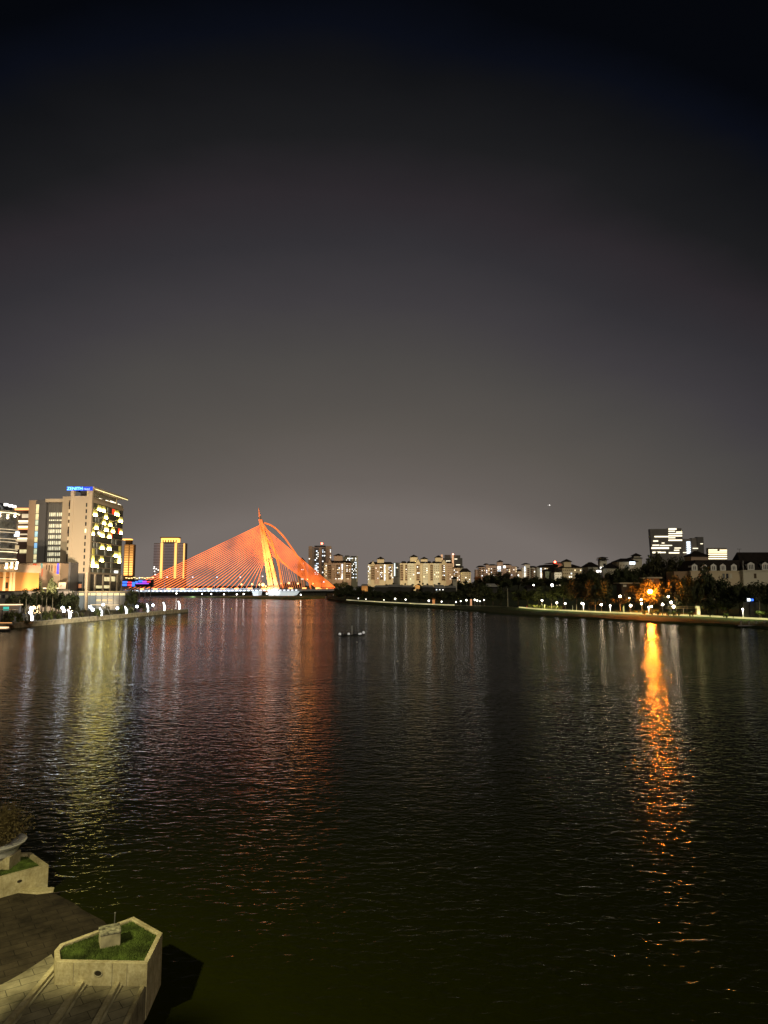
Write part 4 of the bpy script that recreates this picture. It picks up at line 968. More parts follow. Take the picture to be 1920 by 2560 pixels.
def bay(o, x0, x1, yt, yb, Y, m, dep=1.6):
    bx('bay', m, o, XX(x0,1430,Y), XX(x1,1430,Y), Y-dep, Y, Z(yb,Y), Z(yt,Y))
APG = 'apartment blocks across the lake'
# tall grey tower with red beacon
Y = 1050; a = box_tower('apartment_tower', 'tall grey apartment tower full of white lit windows with red roof beacon', 772, 827.5, 1367, 1455, Y, mat('grey_rose_wall',(.34,.28,.25),.8,.1,.05), 26, 'apartment tower'); a['group'] = APG
for x0, x1, yt in ((771,780,1365.5),(814,828,1365.5),(796.5,804,1369)): bay(a, x0, x1, yt, 1455, Y, M['cream_pink'], 1.5)
bx('roof_block', M['darkroof'], a, XX(786,1365,Y), XX(813,1365,Y), Y+1, Y+8, Z(1367,Y), Z(1364,Y))
bx('dark_shaft', M['greyslab'], a, XX(786,1400,Y), XX(796.5,1400,Y), Y-.3, Y, Z(1455,Y), Z(1370,Y)); bx('dark_shaft', M['greyslab'], a, XX(804.5,1400,Y), XX(813.5,1400,Y), Y-.3, Y, Z(1455,Y), Z(1370,Y))
windows(a, 786.5, 796.5, 1371, 1438, Y, 3, 15, .62, None, 2.0, 2.0, .8, -.4); windows(a, 804.5, 813.5, 1373, 1438, Y, 2, 14, .35, None, 1.8, 1.9, .6, -.4)
windows(a, 771, 780, 1375, 1438, Y, 2, 10, .22, None, 1.6, 1.7, .4, -1.6); windows(a, 824, 828, 1373, 1400, Y, 1, 6, .8, None, 1.7, 1.8, .5, -1.6)
MB().tube([(XX(803.5,1360,Y),Y+8,Z(1364,Y)),(XX(803.5,1360,Y),Y+8,Z(1359,Y))], .3, 6).build('beacon_mast', M['metal'], a)
MB().ball((XX(803.5,1360,Y),Y+8,Z(1358,Y)), 1.5, 10, 6).build('beacon', G['red_beacon'], a)
# small pyramid-roof block partly behind the arch
Y = 1020; a = box_tower('apartment_block', 'apartment block with pyramid roof partly hidden behind the far bridge arch', 744, 764, 1404, 1455, Y, M['cream_pink'], 20, 'apartment block'); a['group'] = APG
roof_tower(a, 748, 761, 1403.5, 1393, 1410, Y, M['cream_pink']); windows(a, 745, 763, 1408, 1450, Y, 5, 9, .12)
# grey green block behind
Y = 1040; a = box_tower('apartment_block', 'grey green apartment block behind the beige gabled one, left group', 858, 894, 1392, 1455, Y, mat('grey_green_wall',(.27,.26,.19),.8,.1,.05), 22, 'apartment block'); a['group'] = APG
bx('roof_block', M['greyslab'], a, XX(862,1391,Y), XX(873,1391,Y), Y+1, Y+8, Z(1392,Y), Z(1388.5,Y)); bx('roof_block', M['glassdark'], a, XX(877,1391,Y), XX(891,1391,Y), Y+1, Y+8, Z(1392,Y), Z(1390,Y))
windows(a, 864, 891, 1394, 1402, Y, 7, 2, .7, None, 1.8, 1.8); windows(a, 879, 892, 1404, 1446, Y, 4, 10, .45, 'glassdark', 1.8, 1.9, .7); bay(a, 891, 894.5, 1390, 1455, Y, M['cream_pale'])
# beige gabled block
Y = 960; a = box_tower('apartment_block', 'beige pink apartment block with tall lit centre and pyramid lantern, beside the tall tower', 810, 878, 1407.5, 1460, Y, M['cream_pink'], 24, 'apartment block'); a['group'] = APG
body_roof(a, 818, 878, 1407.5, 1401, Y, 9); roof_tower(a, 834.5, 856, 1389.5, 1383.5, 1402, Y, M['cream_pink'], 1.5); gable(a, 820, 829, 1407, 1397, Y, M['cream_pink'])
bay(a, 810, 817, 1407, 1460, Y, M['cream']); bay(a, 829, 839, 1410, 1460, Y, M['cream_pink']); bay(a, 858.5, 864, 1406.5, 1460, Y, M['cream'], 2)
stack(a, 820, 828, 1412, 1448, Y, M['brown']); stack(a, 841, 850, 1412, 1446, Y); stack(a, 864.5, 876, 1410, 1446, Y)
windows(a, 811, 817, 1412, 1450, Y, 2, 9, .2, 'brown', 1.4, 1.6, .3, -1.7); windows(a, 831, 839, 1412, 1446, Y, 2, 8, .12, 'brown', 1.4, 1.6, .3, -1.7)
windows(a, 853, 858, 1410, 1447, Y, 1, 14, .95, None, 2.1, 1.9, .7, -.4); windows(a, 843, 850, 1418, 1434, Y, 2, 4, .7, None, 2.1, 2.0, .2, -1.1); windows(a, 866, 876, 1412, 1430, Y, 3, 4, .6, None, 2.0, 1.9, .2, -1.1)
windows(a, 838, 872, 1445, 1449, Y, 9, 1, .6, None, 2.0, 1.8, .1, -1.2)
# gabled block in the middle
Y = 940; a = box_tower('apartment_block', 'cream apartment block standing alone with one pyramid lantern and lit stairwell', 919.5, 983, 1410.5, 1460, Y, M['cream'], 22, 'apartment block'); a['group'] = APG
body_roof(a, 921, 983, 1411, 1404.5, Y, 9); roof_tower(a, 943, 960, 1398, 1391, 1407, Y, M['cream'], 1.5); gable(a, 928, 937, 1411, 1402.5, Y, M['cream'])
bay(a, 919.5, 926, 1411, 1460, Y, M['cream_pale']); bay(a, 937, 948, 1411, 1460, Y, M['cream_pink']); bay(a, 965, 971, 1411, 1460, Y, M['cream'], 2)
stack(a, 928, 936, 1416, 1450, Y); stack(a, 950, 958, 1414, 1450, Y); stack(a, 972, 978, 1414, 1450, Y)
windows(a, 920, 926, 1414, 1450, Y, 2, 9, .2, 'brown', 1.3, 1.5, .3, -1.7); windows(a, 938, 947, 1414, 1448, Y, 2, 8, .15, 'brown', 1.3, 1.5, .3, -1.7)
windows(a, 959.5, 964.5, 1411, 1452, Y, 1, 13, .95, None, 1.9, 1.8, .6, -.5); windows(a, 950, 958, 1416, 1448, Y, 3, 7, .45, None, 1.6, 1.6, .3, -1.1); windows(a, 971, 983, 1412, 1446, Y, 4, 8, .45, 'brown', 1.5, 1.6, .4, -1.1)
# white slab
Y = 1000; a = box_tower('apartment_block', 'narrow pale grey block with one bright vertical white light line', 984.5, 1003, 1406.5, 1455, Y, mat('pale_grey_wall',(.34,.34,.30),.8,.1,.05), 18, 'apartment block'); a['group'] = APG
bx('light_line', glow('vertical_white_line',(.85,1,.92),1.5,vary=.4,vscale=.1), a, XX(985.6,1420,Y), XX(987.8,1420,Y), Y-.5, Y-.1, Z(1440,Y), Z(1408,Y)); windows(a, 989, 1002, 1408, 1444, Y, 4, 8, .10, 'glassdark', 1.6, 1.7)
# wide cream complex
Y = 925; a = box_tower('apartment_block', 'widest cream apartment complex with three pyramid lanterns and two gables', 1000, 1133, 1408, 1462, Y, M['cream'], 26, 'apartment block'); a['group'] = APG
for x0, x1 in ((1004,1015),(1018,1040),(1053,1062),(1066,1078),(1081,1102),(1117,1130)): body_roof(a, x0, x1, 1408, 1402.5, Y, 14, .7)
for x0, x1, yw, ya in ((1025.5,1044,1393,1386),(1052,1069,1398,1391.5),(1088.5,1105,1394,1387.5)): roof_tower(a, x0, x1, yw, ya, 1404, Y, M['cream'], 1.6)
gable(a, 1039, 1051, 1408, 1398, Y, M['cream']); gable(a, 1103, 1116, 1408, 1399, Y, M['cream'])
for x0, x1, m_, dp in ((1008,1013,'cream',1.6),(1018.5,1036,'cream_pale',1.4),(1051,1054.5,'cream',2.2),(1057,1070,'cream_pale',1.4),(1070,1074,'cream',2.2),(1083,1098,'cream_pale',1.2),(1098,1102,'cream',2.2),(1115.5,1133,'cream_pink',1.5)): bay(a, x0, x1, 1408.5, 1462, Y, M[m_], dp)
for x0, x1 in ((1001,1008),(1013,1018.5),(1041,1049),(1076,1082),(1104.5,1113)): stack(a, x0, x1, 1412, 1452, Y)
for x0, x1, n in ((1020,1036,4),(1058,1069,3),(1084,1098,3),(1118,1132,3)): windows(a, x0, x1, 1413, 1450, Y, n, 7, .13, 'brown', 1.5, 1.7, .15, -1.8)
windows(a, 1013, 1018, 1420, 1440, Y, 1, 3, .5, None, 1.6, 1.6, .2, -1.1); windows(a, 1042, 1049, 1410, 1440, Y, 2, 6, .4, None, 1.7, 1.7, .2, -1.1); windows(a, 1105, 1112, 1412, 1450, Y, 2, 8, .5, None, 1.7, 1.7, .2, -1.1)
# grey glass office behind it
Y = 1150; a = box_tower('office_building', 'grey glass office blocks behind the wide complex with two orange lit ribs', 1106, 1156, 1395, 1450, Y, M['glassgrey'], 30, 'office building')
bx('upper_block', M['glassgrey'], a, XX(1112,1390,Y), XX(1127,1390,Y), Y+1, Y+8, Z(1395,Y), Z(1387,Y)); bx('upper_block', M['glassgrey'], a, XX(1134,1390,Y), XX(1151,1390,Y), Y+1, Y+8, Z(1395,Y), Z(1388,Y))
for px in (1104.5, 1132): 
    bx('lit_rib', glow('orange_rib',(1,.55,.28),.75,vary=.3,vscale=.05), a, XX(px-2.2,1400,Y), XX(px+2.2,1400,Y), Y-1.5, Y, Z(1420,Y), Z(1386.5,Y))
MB().ball((XX(1132.5,1386,Y),Y-.5,Z(1385.8,Y)), 1.4, 8, 6).build('beacon', glow('pale_red_beacon',(1,.25,.18),8,True), a)
for x0, x1, py in ((1115,1126,1402.5),(1113,1123,1405),(1136,1143,1397.5),(1140,1150,1412),(1136,1150,1420)): bx('light_band', G['band_white'], a, XX(x0,py,Y), XX(x1,py,Y), Y-.6, Y, Z(py+.8,Y), Z(py-.8,Y))
# lower steps to the right
Y = 900; a = box_tower('apartment_block', 'lower stepped apartment block right of the wide cream complex', 1134, 1150, 1420, 1460, Y, M['cream_pink'], 20, 'apartment block'); a['group'] = APG
body_roof(a, 1134, 1152, 1420, 1414, Y, 9, .5); stack(a, 1135, 1142, 1424, 1450, Y); windows(a, 1134, 1150, 1423, 1452, Y, 4, 6, .35, 'brown', 1.5, 1.6)
Y = 890; a = box_tower('apartment_block', 'small cream hip roofed block at the right end of the cream group', 1152, 1177, 1430, 1462, Y, M['cream'], 20, 'apartment block'); a['group'] = APG
body_roof(a, 1150, 1176, 1430, 1420.5, Y, 9, .4); windows(a, 1153, 1176, 1432, 1456, Y, 5, 5, .15, 'brown', 1.4, 1.6)
tb = box_tower('apartment_block', 'narrow block with dark cap behind the small hip roofed block', 1147, 1158, 1419, 1450, 950, M['cream_pale'], 14, 'apartment block'); tb['group'] = APG
bx('roof', M['darkroof'], tb, XX(1146,1418,950), XX(1159,1418,950), 949.5, 965, Z(1419,950), Z(1416,950))
# pink stepped cluster
Y = 760; a = box_tower('apartment_block', 'pinkish stepped apartment cluster with one lantern tower above a dark hill of trees', 1188.5, 1300, 1424, 1462, Y, M['cream_pink'], 24, 'apartment block'); a['group'] = APG
for x0, x1, yt in ((1196,1212,1418),(1214,1221,1412),(1221,1240,1414),(1242,1246,1406),(1258,1278,1413),(1278,1290,1416)): bay(a, x0, x1, yt, 1462, Y, M['cream_pink'], 2)
for x0, x1, yt, ya in ((1195,1213,1418,1413.5),(1213,1222,1412,1408),(1224,1242,1414,1410),(1258,1279,1413,1409),(1279,1296,1419,1415)): body_roof(a, x0, x1, yt, ya, Y, 14, .5)
roof_tower(a, 1245, 1257, 1405, 1399.5, 1414, Y, M['cream_pink'], 1.4)
bx('lit_stair', G['win_cool'], a, XX(1243.5,1420,Y), XX(1250.5,1420,Y), Y-2.4, Y-2.0, Z(1429,Y), Z(1424.5,Y)); bx('lit_stair', G['win_white'], a, XX(1243.5,1420,Y), XX(1251,1420,Y), Y-2.4, Y-2.0, Z(1422.5,Y), Z(1416,Y))
bx('lit_room', G['win_white'], a, XX(1257.5,1416,Y), XX(1263,1416,Y), Y-2.5, Y-2.05, Z(1420,Y), Z(1414.5,Y))
for x0, x1 in ((1197,1203),(1206,1211),(1224,1230),(1233,1239),(1266,1272)): stack(a, x0, x1, 1420, 1448, Y-2.1)
windows(a, 1190, 1242, 1420, 1446, Y, 9, 6, .22, 'brown', 1.6, 1.8, .15, -2.2); windows(a, 1264, 1298, 1418, 1444, Y, 6, 6, .12, 'brown', 1.6, 1.8, .15, -2.2)
Y = 730; a = box_tower('apartment_block', 'white stair tower and pale apartment block right of the pink cluster', 1306, 1343, 1418.5, 1462, Y, M['cream_pale'], 22, 'apartment block'); a['group'] = APG
bay(a, 1311, 1324, 1411, 1462, Y, M['cream_pale'], 2.5); body_roof(a, 1310.5, 1324.5, 1411, 1407, Y-2.4, 14, .3); body_roof(a, 1322, 1344, 1419, 1414.5, Y, 14, .5)
windows(a, 1309, 1312.5, 1416, 1444, Y, 1, 7, 1, None, 2.3, 2.2, .7, -2.7); stack(a, 1318, 1323, 1420, 1445, Y-2.6); stack(a, 1328, 1334, 1422, 1445, Y); windows(a, 1325, 1343, 1422, 1446, Y, 4, 5, .1, 'brown', 1.7, 1.9)
tb = box_tower('apartment_block', 'low cream block with dark roof between pink cluster and white stair tower', 1296, 1307, 1428, 1462, 735, M['cream'], 14, 'apartment block'); tb['group'] = APG
body_roof(tb, 1295, 1307, 1428, 1423, 735, 12, .5); windows(tb, 1293, 1298, 1436, 1441, 735, 1, 1, 1, None, 2.4, 3.5, .1)
# long hall with red beacon
Y = 640; a = box_tower('hall', 'long tan lit hall with dark sloping roof and red beacon on the hill', 1343, 1398, 1418, 1462, Y, mat('warm_tan_wall',(.55,.38,.2),.8,.1,.1), 24, 'hall')
MB().extr_y([(XX(1346,1415,Y),Z(1418.5,Y)),(XX(1392,1415,Y),Z(1418.5,Y)),(XX(1396,1411,Y),Z(1411.5,Y)),(XX(1362,1411,Y),Z(1411.5,Y))], Y-2, Y+22).build('roof', M['darkroof'], a)
MB().extr_y([(XX(1373,1408,Y),Z(1408,Y)),(XX(1412,1408,Y),Z(1408,Y)),(XX(1410,1404,Y),Z(1404.5,Y)),(XX(1380,1405,Y),Z(1406,Y))], Y+8, Y+24).build('upper_roof', M['darkroof'], a)
bx('upper_wall', M['tan'], a, XX(1396,1410,Y), XX(1411,1410,Y), Y+8, Y+22, Z(1420,Y), Z(1408,Y)); bx('white_end', M['cream_pale'], a, XX(1341,1430,Y), XX(1354,1430,Y), Y-.6, Y+1, Z(1450,Y), Z(1418.5,Y))
windows(a, 1350, 1354, 1420, 1444, Y, 1, 7, 1, None, 2.0, 2.0, .9, -.8); windows(a, 1356, 1384, 1420, 1424, Y, 6, 1, .7, None, 1.7, 1.6, .1); windows(a, 1356, 1364, 1424, 1440, Y, 2, 4, .6, None, 2.2, 2.2, .1)
MB().tube([(XX(1391.5,1410,Y),Y+6,Z(1414,Y)),(XX(1391.5,1406,Y),Y+6,Z(1406,Y))], .2, 6).build('beacon_mast', M['metal'], a)
MB().ball((XX(1391.5,1404,Y),Y+6,Z(1404.5,Y)), .95, 10, 6).build('beacon', G['red_beacon'], a)
HB = 'hip roofed buildings on the right hill'
def hiphouse(label, x0, x1, yw, ya, yb, Y, m, ridge=.45, dep=14, wins=(4,2,.2), over=2.2, tower=None):
    o = thing('hip_roof_house', label, 'building', (XX((x0+x1)/2,1430,Y),Y,Z(yb,Y)), HB)
    bx('wall', m, o, XX(x0,1430,Y), XX(x1,1430,Y), Y, Y+dep, Z(yb+25,Y), Z(yw,Y)); body_roof(o, x0, x1, yw, ya, Y, dep, ridge, over)
    if wins: windows(o, x0+1, x1-1, yw+1.5, yb, Y, wins[0], wins[1], wins[2], 'brown', 1.7, 2.2, .3)
    if tower: roof_tower(o, *tower, Y, m, 2.2)
    return o
hiphouse('yellow walled hip roofed building with lantern tower, right of the red beacon', 1406, 1455, 1420, 1410, 1446, 560, M['cream'], .3, 16, (10,3,.12), 2.5, (1410,1428,1404.5,1397,1422))
hiphouse('small grey green house below the long hall', 1363, 1378, 1428, 1422, 1446, 540, mat('sage_wall',(.22,.26,.18),.8,.1,.2), .4, 9, (2,2,0))
hiphouse('small white house with steep dark roof below the lantern tower', 1386, 1404, 1431, 1420, 1446, 530, M['white'], .3, 9, (3,2,.1))
hiphouse('pink house with lit porch between hall and white house', 1376, 1390, 1428, 1417, 1446, 548, M['cream_pink'], .4, 9, (2,2,.4))
hiphouse('small tiled gazebo house behind the treetops right of the cream apartments', 1132, 1142, 1447, 1441, 1456, 600, M['cream_pale'], .1, 8, (2,1,0))
hiphouse('house with wide dark roof left of the white pagoda tower', 1470, 1496, 1417, 1404.5, 1430, 420, M['cream_pale'], .25, 12, (4,1,.1))
hiphouse('house with wide dark roof right of the white pagoda tower', 1523, 1556, 1417, 1405.5, 1428, 415, M['cream_pale'], .25, 12, (4,1,.1))
hiphouse('cream house with a lit porch at the foot of the hill trees', 1548, 1594, 1404.5, 1395, 1420, 400, M['cream'], .4, 12, (6,1,.1))
hiphouse('grey roofed house with small square tower beside the big hill tree', 1583, 1606, 1396, 1391, 1410, 410, M['cream_pale'], .4, 10, None, 1.5, (1586,1602,1390,1382,1398))
hiphouse('dark roofed house at the very foot of the lit hill houses', 1518, 1546, 1421, 1408, 1432, 395, M['cream_pale'], .25, 10, (4,1,.1))
pg = thing('pagoda_tower', 'white stair tower with double dark pagoda roof among the hill houses', 'tower', (XX(1508,1420,405),405,Z(1425,405)))
bx('wall', M['cream_pale'], pg, XX(1500,1410,405), XX(1517,1410,405), 405, 409, Z(1430,405), Z(1398,405)); MB().hip(XX(1497,1400,405),XX(1520,1400,405),403.8,410.2,Z(1400,405),Z(1396.5,405),.3).build('lower_roof', M['darkroof'], pg)
bx('upper_wall', M['cream_pale'], pg, XX(1501,1396,405), XX(1516,1396,405), 405.3, 408.7, Z(1398,405), Z(1395,405)); MB().hip(XX(1498,1394,405),XX(1519,1394,405),404,410,Z(1395.5,405),Z(1391.5,405),.1).build('upper_roof', M['darkroof'], pg)
bx('opening', M['glassdark'], pg, XX(1508,1410,405), XX(1514,1410,405), 404.9, 405, Z(1416,405), Z(1409,405))
for px, py, wd in ((1511,1417,6),(1502,1419,4)): bx('lit_window', G['win_white'], pg, XX(px-wd/2,py,405), XX(px+wd/2,py,405), 404.75, 404.9, Z(py+2,405), Z(py-1.5,405))
lh = tag(MB().box(XX(1492,1428,398),XX(1503,1428,398),398,399,Z(1431,398),Z(1425.5,398)).build('lit_porch', G['win_white']), 'bright white lit porch below the pagoda tower', 'porch')
lh = tag(MB().box(XX(1575,1408,396),XX(1588,1408,396),396,397,Z(1411,396),Z(1404,396)).build('lit_porch', G['win_cool']), 'bluish white lit porch on the cream hill house', 'porch')
# office towers on the right skyline
Y = 950
a = thing('office_tower', 'largest dark office tower with slanted left edge and ragged light bands', 'office tower', (XX(1660,1380,Y),Y,0), 'office towers on the right skyline')
MB().extr_y([(XX(1634,1400,Y),0),(XX(1706,1400,Y),0),(XX(1706,1322,Y),Z(1326,Y)),(XX(1671,1322,Y),Z(1322,Y)),(XX(1625,1322,Y),Z(1322.5,Y))], Y, Y+7).build('wall', mat('smoked_glass',(.19,.178,.168),.35,.15,.05), a)
bx('upper_block', mat('smoked_glass',(.19,.178,.168)), a, XX(1671,1322,Y), XX(1705,1322,Y), Y+2, Y+6, Z(1326,Y), Z(1320,Y))
for x0, x1, py, h_ in ((1671,1691,1322.5,1.8),(1671,1687,1328,1.2),(1690,1705,1330,1.2),(1671,1705,1334,1.2),(1671,1705,1339.5,1.4),(1671,1688,1344.5,1),(1671,1705,1350.5,1.6),(1636,1671,1341.5,1.5),(1633,1645,1352.5,1.5),(1654,1661,1357.5,1),(1631,1648,1363,1.2),(1650,1680,1363.5,1),(1628.5,1672,1370,2.2),(1686,1702,1370,1),(1685,1698,1375.5,1.2),(1631,1652,1381,2),(1652,1664,1381,1.4),(1672,1698,1382,1.6)):
    bx('light_band', G['band_white'], a, XX(x0,py,Y), XX(x1,py,Y), Y-.5, Y-.05, Z(py+h_,Y), Z(py-h_,Y))
Y = 1000
a = thing('office_tower', 'grey twin block office tower with a ladder of blue white lights', 'office tower', (XX(1735,1380,Y),Y,0), 'office towers on the right skyline')
g1 = mat('mid_grey_tower',(.24,.22,.205),.6,.1,.05)
bx('left_block', g1, a, XX(1705,1370,Y), XX(1730,1370,Y), Y+1, Y+8, 0, Z(1347,Y)); bx('right_block', g1, a, XX(1730,1370,Y), XX(1748,1370,Y), Y, Y+8, 0, Z(1345,Y)); bx('core', M['greyslab'], a, XX(1743,1370,Y), XX(1759,1370,Y), Y-1, Y+7, 0, Z(1342.5,Y))
for k in range(8): bx('light_rung', G['win_cool'], a, XX(1717.5,1370,Y), XX(1726.5,1370,Y), Y+.2, Y+.95, Z(1356.6+4.6*k,Y), Z(1354+4.6*k,Y))
for x0, x1, py in ((1706,1718,1381.5),(1750,1756,1359.5),(1731,1744,1371)): bx('light_band', G['band_white'], a, XX(x0,py,Y), XX(x1,py,Y), Y-1.5, Y-1.05, Z(py+.9,Y), Z(py-.9,Y))
Y = 900
a = thing('office_block', 'low square office block with cream horizontal light bands right of the grey tower', 'office tower', (XX(1794,1390,Y),Y,0), 'office towers on the right skyline')
bx('wall', g1, a, XX(1771,1385,Y), XX(1817,1385,Y), Y, Y+6, 0, Z(1369.5,Y))
for x0, x1, py in ((1771,1793,1375),(1799,1817,1375.5),(1771,1817,1380),(1771,1817,1385.5),(1771,1817,1391),(1771,1817,1396.5)): bx('light_band', G['cove'], a, XX(x0,py,Y), XX(x1,py,Y), Y-.5, Y-.05, Z(py+1.1,Y), Z(py-1.2,Y))
# ---- dormer mansion
Y = 290; mz = lambda py: Z(py, Y)
mn = thing('dormer_house', 'long cream house with dark mansard roof and seven white arched dormers at right edge', 'house', (XX(1830,1450,Y),Y,Z(1465,Y)))
xa, xb, xc = XX(1727,1430,Y), XX(1853,1430,Y), XX(1990,1430,Y)
bx('wall', M['cream'], mn, xa, xb, Y, Y+14, mz(1500), mz(1427)); bx('wall', M['cream_pale'], mn, xb, xc, Y-1.5, Y+14, mz(1500), mz(1425))
MB().extr_y([(xa-.3,mz(1427)),(xb,mz(1427)),(xb,mz(1400)),(XX(1742,1400,Y),mz(1400))], Y+.9, Y+13).build('mansard_roof', M['darkroof'], mn)
MB().add([(xb-.2,Y-1.9,mz(1425.5)),(xc,Y-1.9,mz(1425.5)),(xc,Y+6,mz(1379)),(xb+1.6,Y+6,mz(1379)),(xb-.2,Y+13,mz(1425.5)),(xc,Y+13,mz(1425.5))],[(0,1,2,3),(3,2,5,4),(0,3,4),(1,5,2),(0,4,5,1)]).build('main_roof', M['darkroof'], mn)
bx('cornice', M['cream'], mn, xa-.4, xb, Y-.25, Y, mz(1429.5), mz(1427)); bx('cornice', M['cream_pale'], mn, xb-.2, xc, Y-1.8, Y-1.5, mz(1428.5), mz(1425.5))
def dormer(px, yb, yt, w, yy, big=False):
    x = XX(px, 1415, Y); hw = w/2*K(Y); ze = mz(yt+5); za = mz(yt); zb_ = mz(yb)
    d = MB().extr_y([(x-hw,zb_),(x+hw,zb_),(x+hw,ze),(x,za),(x-hw,ze)], yy, yy+3.5).build('dormer', M['white'], mn)
    w_ = MB()
    for i_ in ((-1,0,1) if big else (-.6,.6)):
        w_.box(x+i_*hw*.5-.16, x+i_*hw*.5+.16, yy-.05, yy, zb_+.35, ze-.35)
    g_ = w_.build('pane', M['glassdark'], d)
    e_ = MB().extr_y([(x-hw-.25,ze-.1),(x,za),(x+hw+.25,ze-.1),(x,za+.28)], yy-.15, yy+3.5).build('dormer_roof', M['darkroof'], d)
for px in (1737.5, 1761, 1785, 1808.5, 1836): dormer(px, 1426.5, 1408.5, 14, Y+.4)
for px in (1871.5, 1907.5, 1925): dormer(px, 1425, 1405, 17, Y-1.9, True)
for px, m_ in ((1806,'glassgrey'),(1815,'glassdark'),(1824,'cream_pale'),(1880,'brown')): bx('window', M[m_], mn, XX(px,1438,Y), XX(px+6,1438,Y), Y-(1.6 if px > 1850 else .1), Y-(1.5 if px > 1850 else .02), mz(1446), mz(1434))
an = MB(); ax_ = XX(1866.5,1375,Y); an.tube([(ax_,Y+6,mz(1382)),(ax_,Y+6,mz(1370))], .07, 5); an.beam((ax_-.9,Y+6,mz(1371)),(ax_+.9,Y+6,mz(1371)),.08,.08); an.tube([(ax_-.7,Y+6,mz(1369)),(ax_-.7,Y+6,mz(1371.5))],.04,4); an.tube([(ax_+.7,Y+6,mz(1369)),(ax_+.7,Y+6,mz(1371.5))],.04,4)
an.build('roof_antenna', M['darkmetal'], mn)
MB().tube([(XX(1852,1410,Y),Y-1.7,mz(1426)),(XX(1852,1400,Y),Y-1.7,mz(1402))], .08, 5).build('downpipe', M['white'], mn)
bx('low_wing', mat('orange_side_wall',(.30,.20,.12),.8,.1,.3), mn, XX(1690,1435,Y), xa-.05, Y+2, Y+10, mz(1470), mz(1428))
tw2 = thing('square_tower_house', 'square cream tower with dark dome like hip roof left of the dormers', 'house', (XX(1749,1400,310),310,Z(1430,310)))
bx('wall', M['cream_pink'], tw2, XX(1728,1400,310), XX(1770,1400,310), 310, 317, Z(1440,310), Z(1391,310))
MB().hip(XX(1726,1390,310),XX(1772,1390,310),309.5,317.5,Z(1391,310),Z(1376.5,310),.15).build('roof', M['darkroof'], tw2)
# ================================================================== HOUSES AND ROOFS BEHIND THE FAR PROMENADE
gw = mat('dim_grey_roof',(.42,.42,.40),.8,.2,.2)
def lowhouse(label, x0, x1, yr, yw, yb, Y, wallm, roofm=None, lit=0):
    o = thing('low_house', label, 'house', (XX((x0+x1)/2,1465,Y),Y,Z(yb,Y)), 'low houses behind the far promenade')
    bx('wall', wallm, o, XX(x0,1465,Y), XX(x1,1465,Y), Y, Y+8, Z(yb+14,Y), Z(yw,Y))
    MB().hip(XX(x0-1.5,1465,Y),XX(x1+1.5,1465,Y),Y-.8,Y+8.8,Z(yw,Y),Z(yr,Y),.7).build('roof', roofm or gw, o)
    if lit: windows(o, x0+1, x1-1, yw+.6, yb, Y, lit, 1, .9, None, 2.2, 2.0, .2)
    return o
dw = mat('dim_dark_wall',(.05,.05,.045),.8,.2,.3)
for a in (('leftmost grey low roofed house behind the promenade trees',936,968,1463,1468,1473,520,dw,None,0),('long grey low house in the middle of the far promenade',968,1002,1461,1467,1473,530,dw,None,0),('grey low house left of the orange gable',1002,1034,1463,1468,1473,515,dw,None,0),
          ('low house right of the orange gable',1056,1084,1463,1468,1474,530,dw,None,0),('low house with three bright porch lights',1086,1112,1462,1470,1478,505,dw,None,3),('low pale roofed house right of the porch lights',1112,1140,1464,1469,1474,540,dw,None,0),
          ('grey gabled house above the weeping tree',1216,1242,1459,1467,1476,400,dw,None,0),('dark roofed house with a pale eave among the right hand trees',1318,1342,1462,1470,1475,380,M['darkconc'],M['darkroof'],0)):
    lowhouse(*a)
og = thing('gable_pavilion', 'small orange lit gabled pavilion in the middle of the low houses', 'pavilion', (XX(1044,1467,508),508,Z(1473,508)))
MB().extr_y([(XX(1038.5,1467,508),Z(1472,508)),(XX(1049.5,1467,508),Z(1472,508)),(XX(1049.5,1465,508),Z(1464.5,508)),(XX(1044,1461,508),Z(1461.5,508)),(XX(1038.5,1465,508),Z(1464.5,508))],508,513).build('front', glow('orange_gable_glow',(1,.48,.12),.5,vary=.5,vscale=.4), og)  # orange lamplight put into the gable front as emission
MB().extr_y([(XX(1037.5,1465,508),Z(1465,508)),(XX(1044,1461,508),Z(1461.3,508)),(XX(1050.5,1465,508),Z(1465,508)),(XX(1044,1461,508),Z(1460,508))],507.6,514).build('roof', M['darkroof'], og)
bx('legs', M['brown'], og, XX(1041,1473,508), XX(1047,1473,508), 508.5, 512, Z(1482,508), Z(1472,508))
lowhouse('orange lit low house at the far left of the promenade trees', 904, 919, 1460, 1464.5, 1470, 560, glow('orange_house_glow',(1,.42,.10),.22,vary=.9,vscale=.3))  # orange lamplight put into the house wall as emission
lowhouse('terracotta gabled house above the dark trees, left of the pink cluster', 1189, 1203, 1441, 1446, 1452, 600, M['orange_tile'], M['orange_tile'])
for a in (('flat roofed house glowing orange above the big orange lamp',1618,1656,1442.5,1446,1456,275,M['orange_tile']),('low pale eaved house left of the orange lamp',1549,1600,1456.5,1459,1470,285,M['brown'])):
    o = thing('flat_roof_house', a[0], 'house', (XX((a[1]+a[2])/2,1450,a[6]),a[6],Z(a[5],a[6])))
    bx('wall', a[7], o, XX(a[1]+6,1450,a[6]), XX(a[2]-6,1450,a[6]), a[6]+.8, a[6]+7, Z(a[5]+25,a[6]), Z(a[4],a[6]))
    bx('roof', M['cream'], o, XX(a[1],1450,a[6]), XX(a[2],1450,a[6]), a[6], a[6]+8, Z(a[4],a[6]), Z(a[3],a[6])); bx('window', M['cream_pale'], o, XX(a[1]+10,1450,a[6]), XX(a[1]+18,1450,a[6]), a[6]+.7, a[6]+.78, Z(a[4]+8,a[6]), Z(a[4]+3,a[6]))
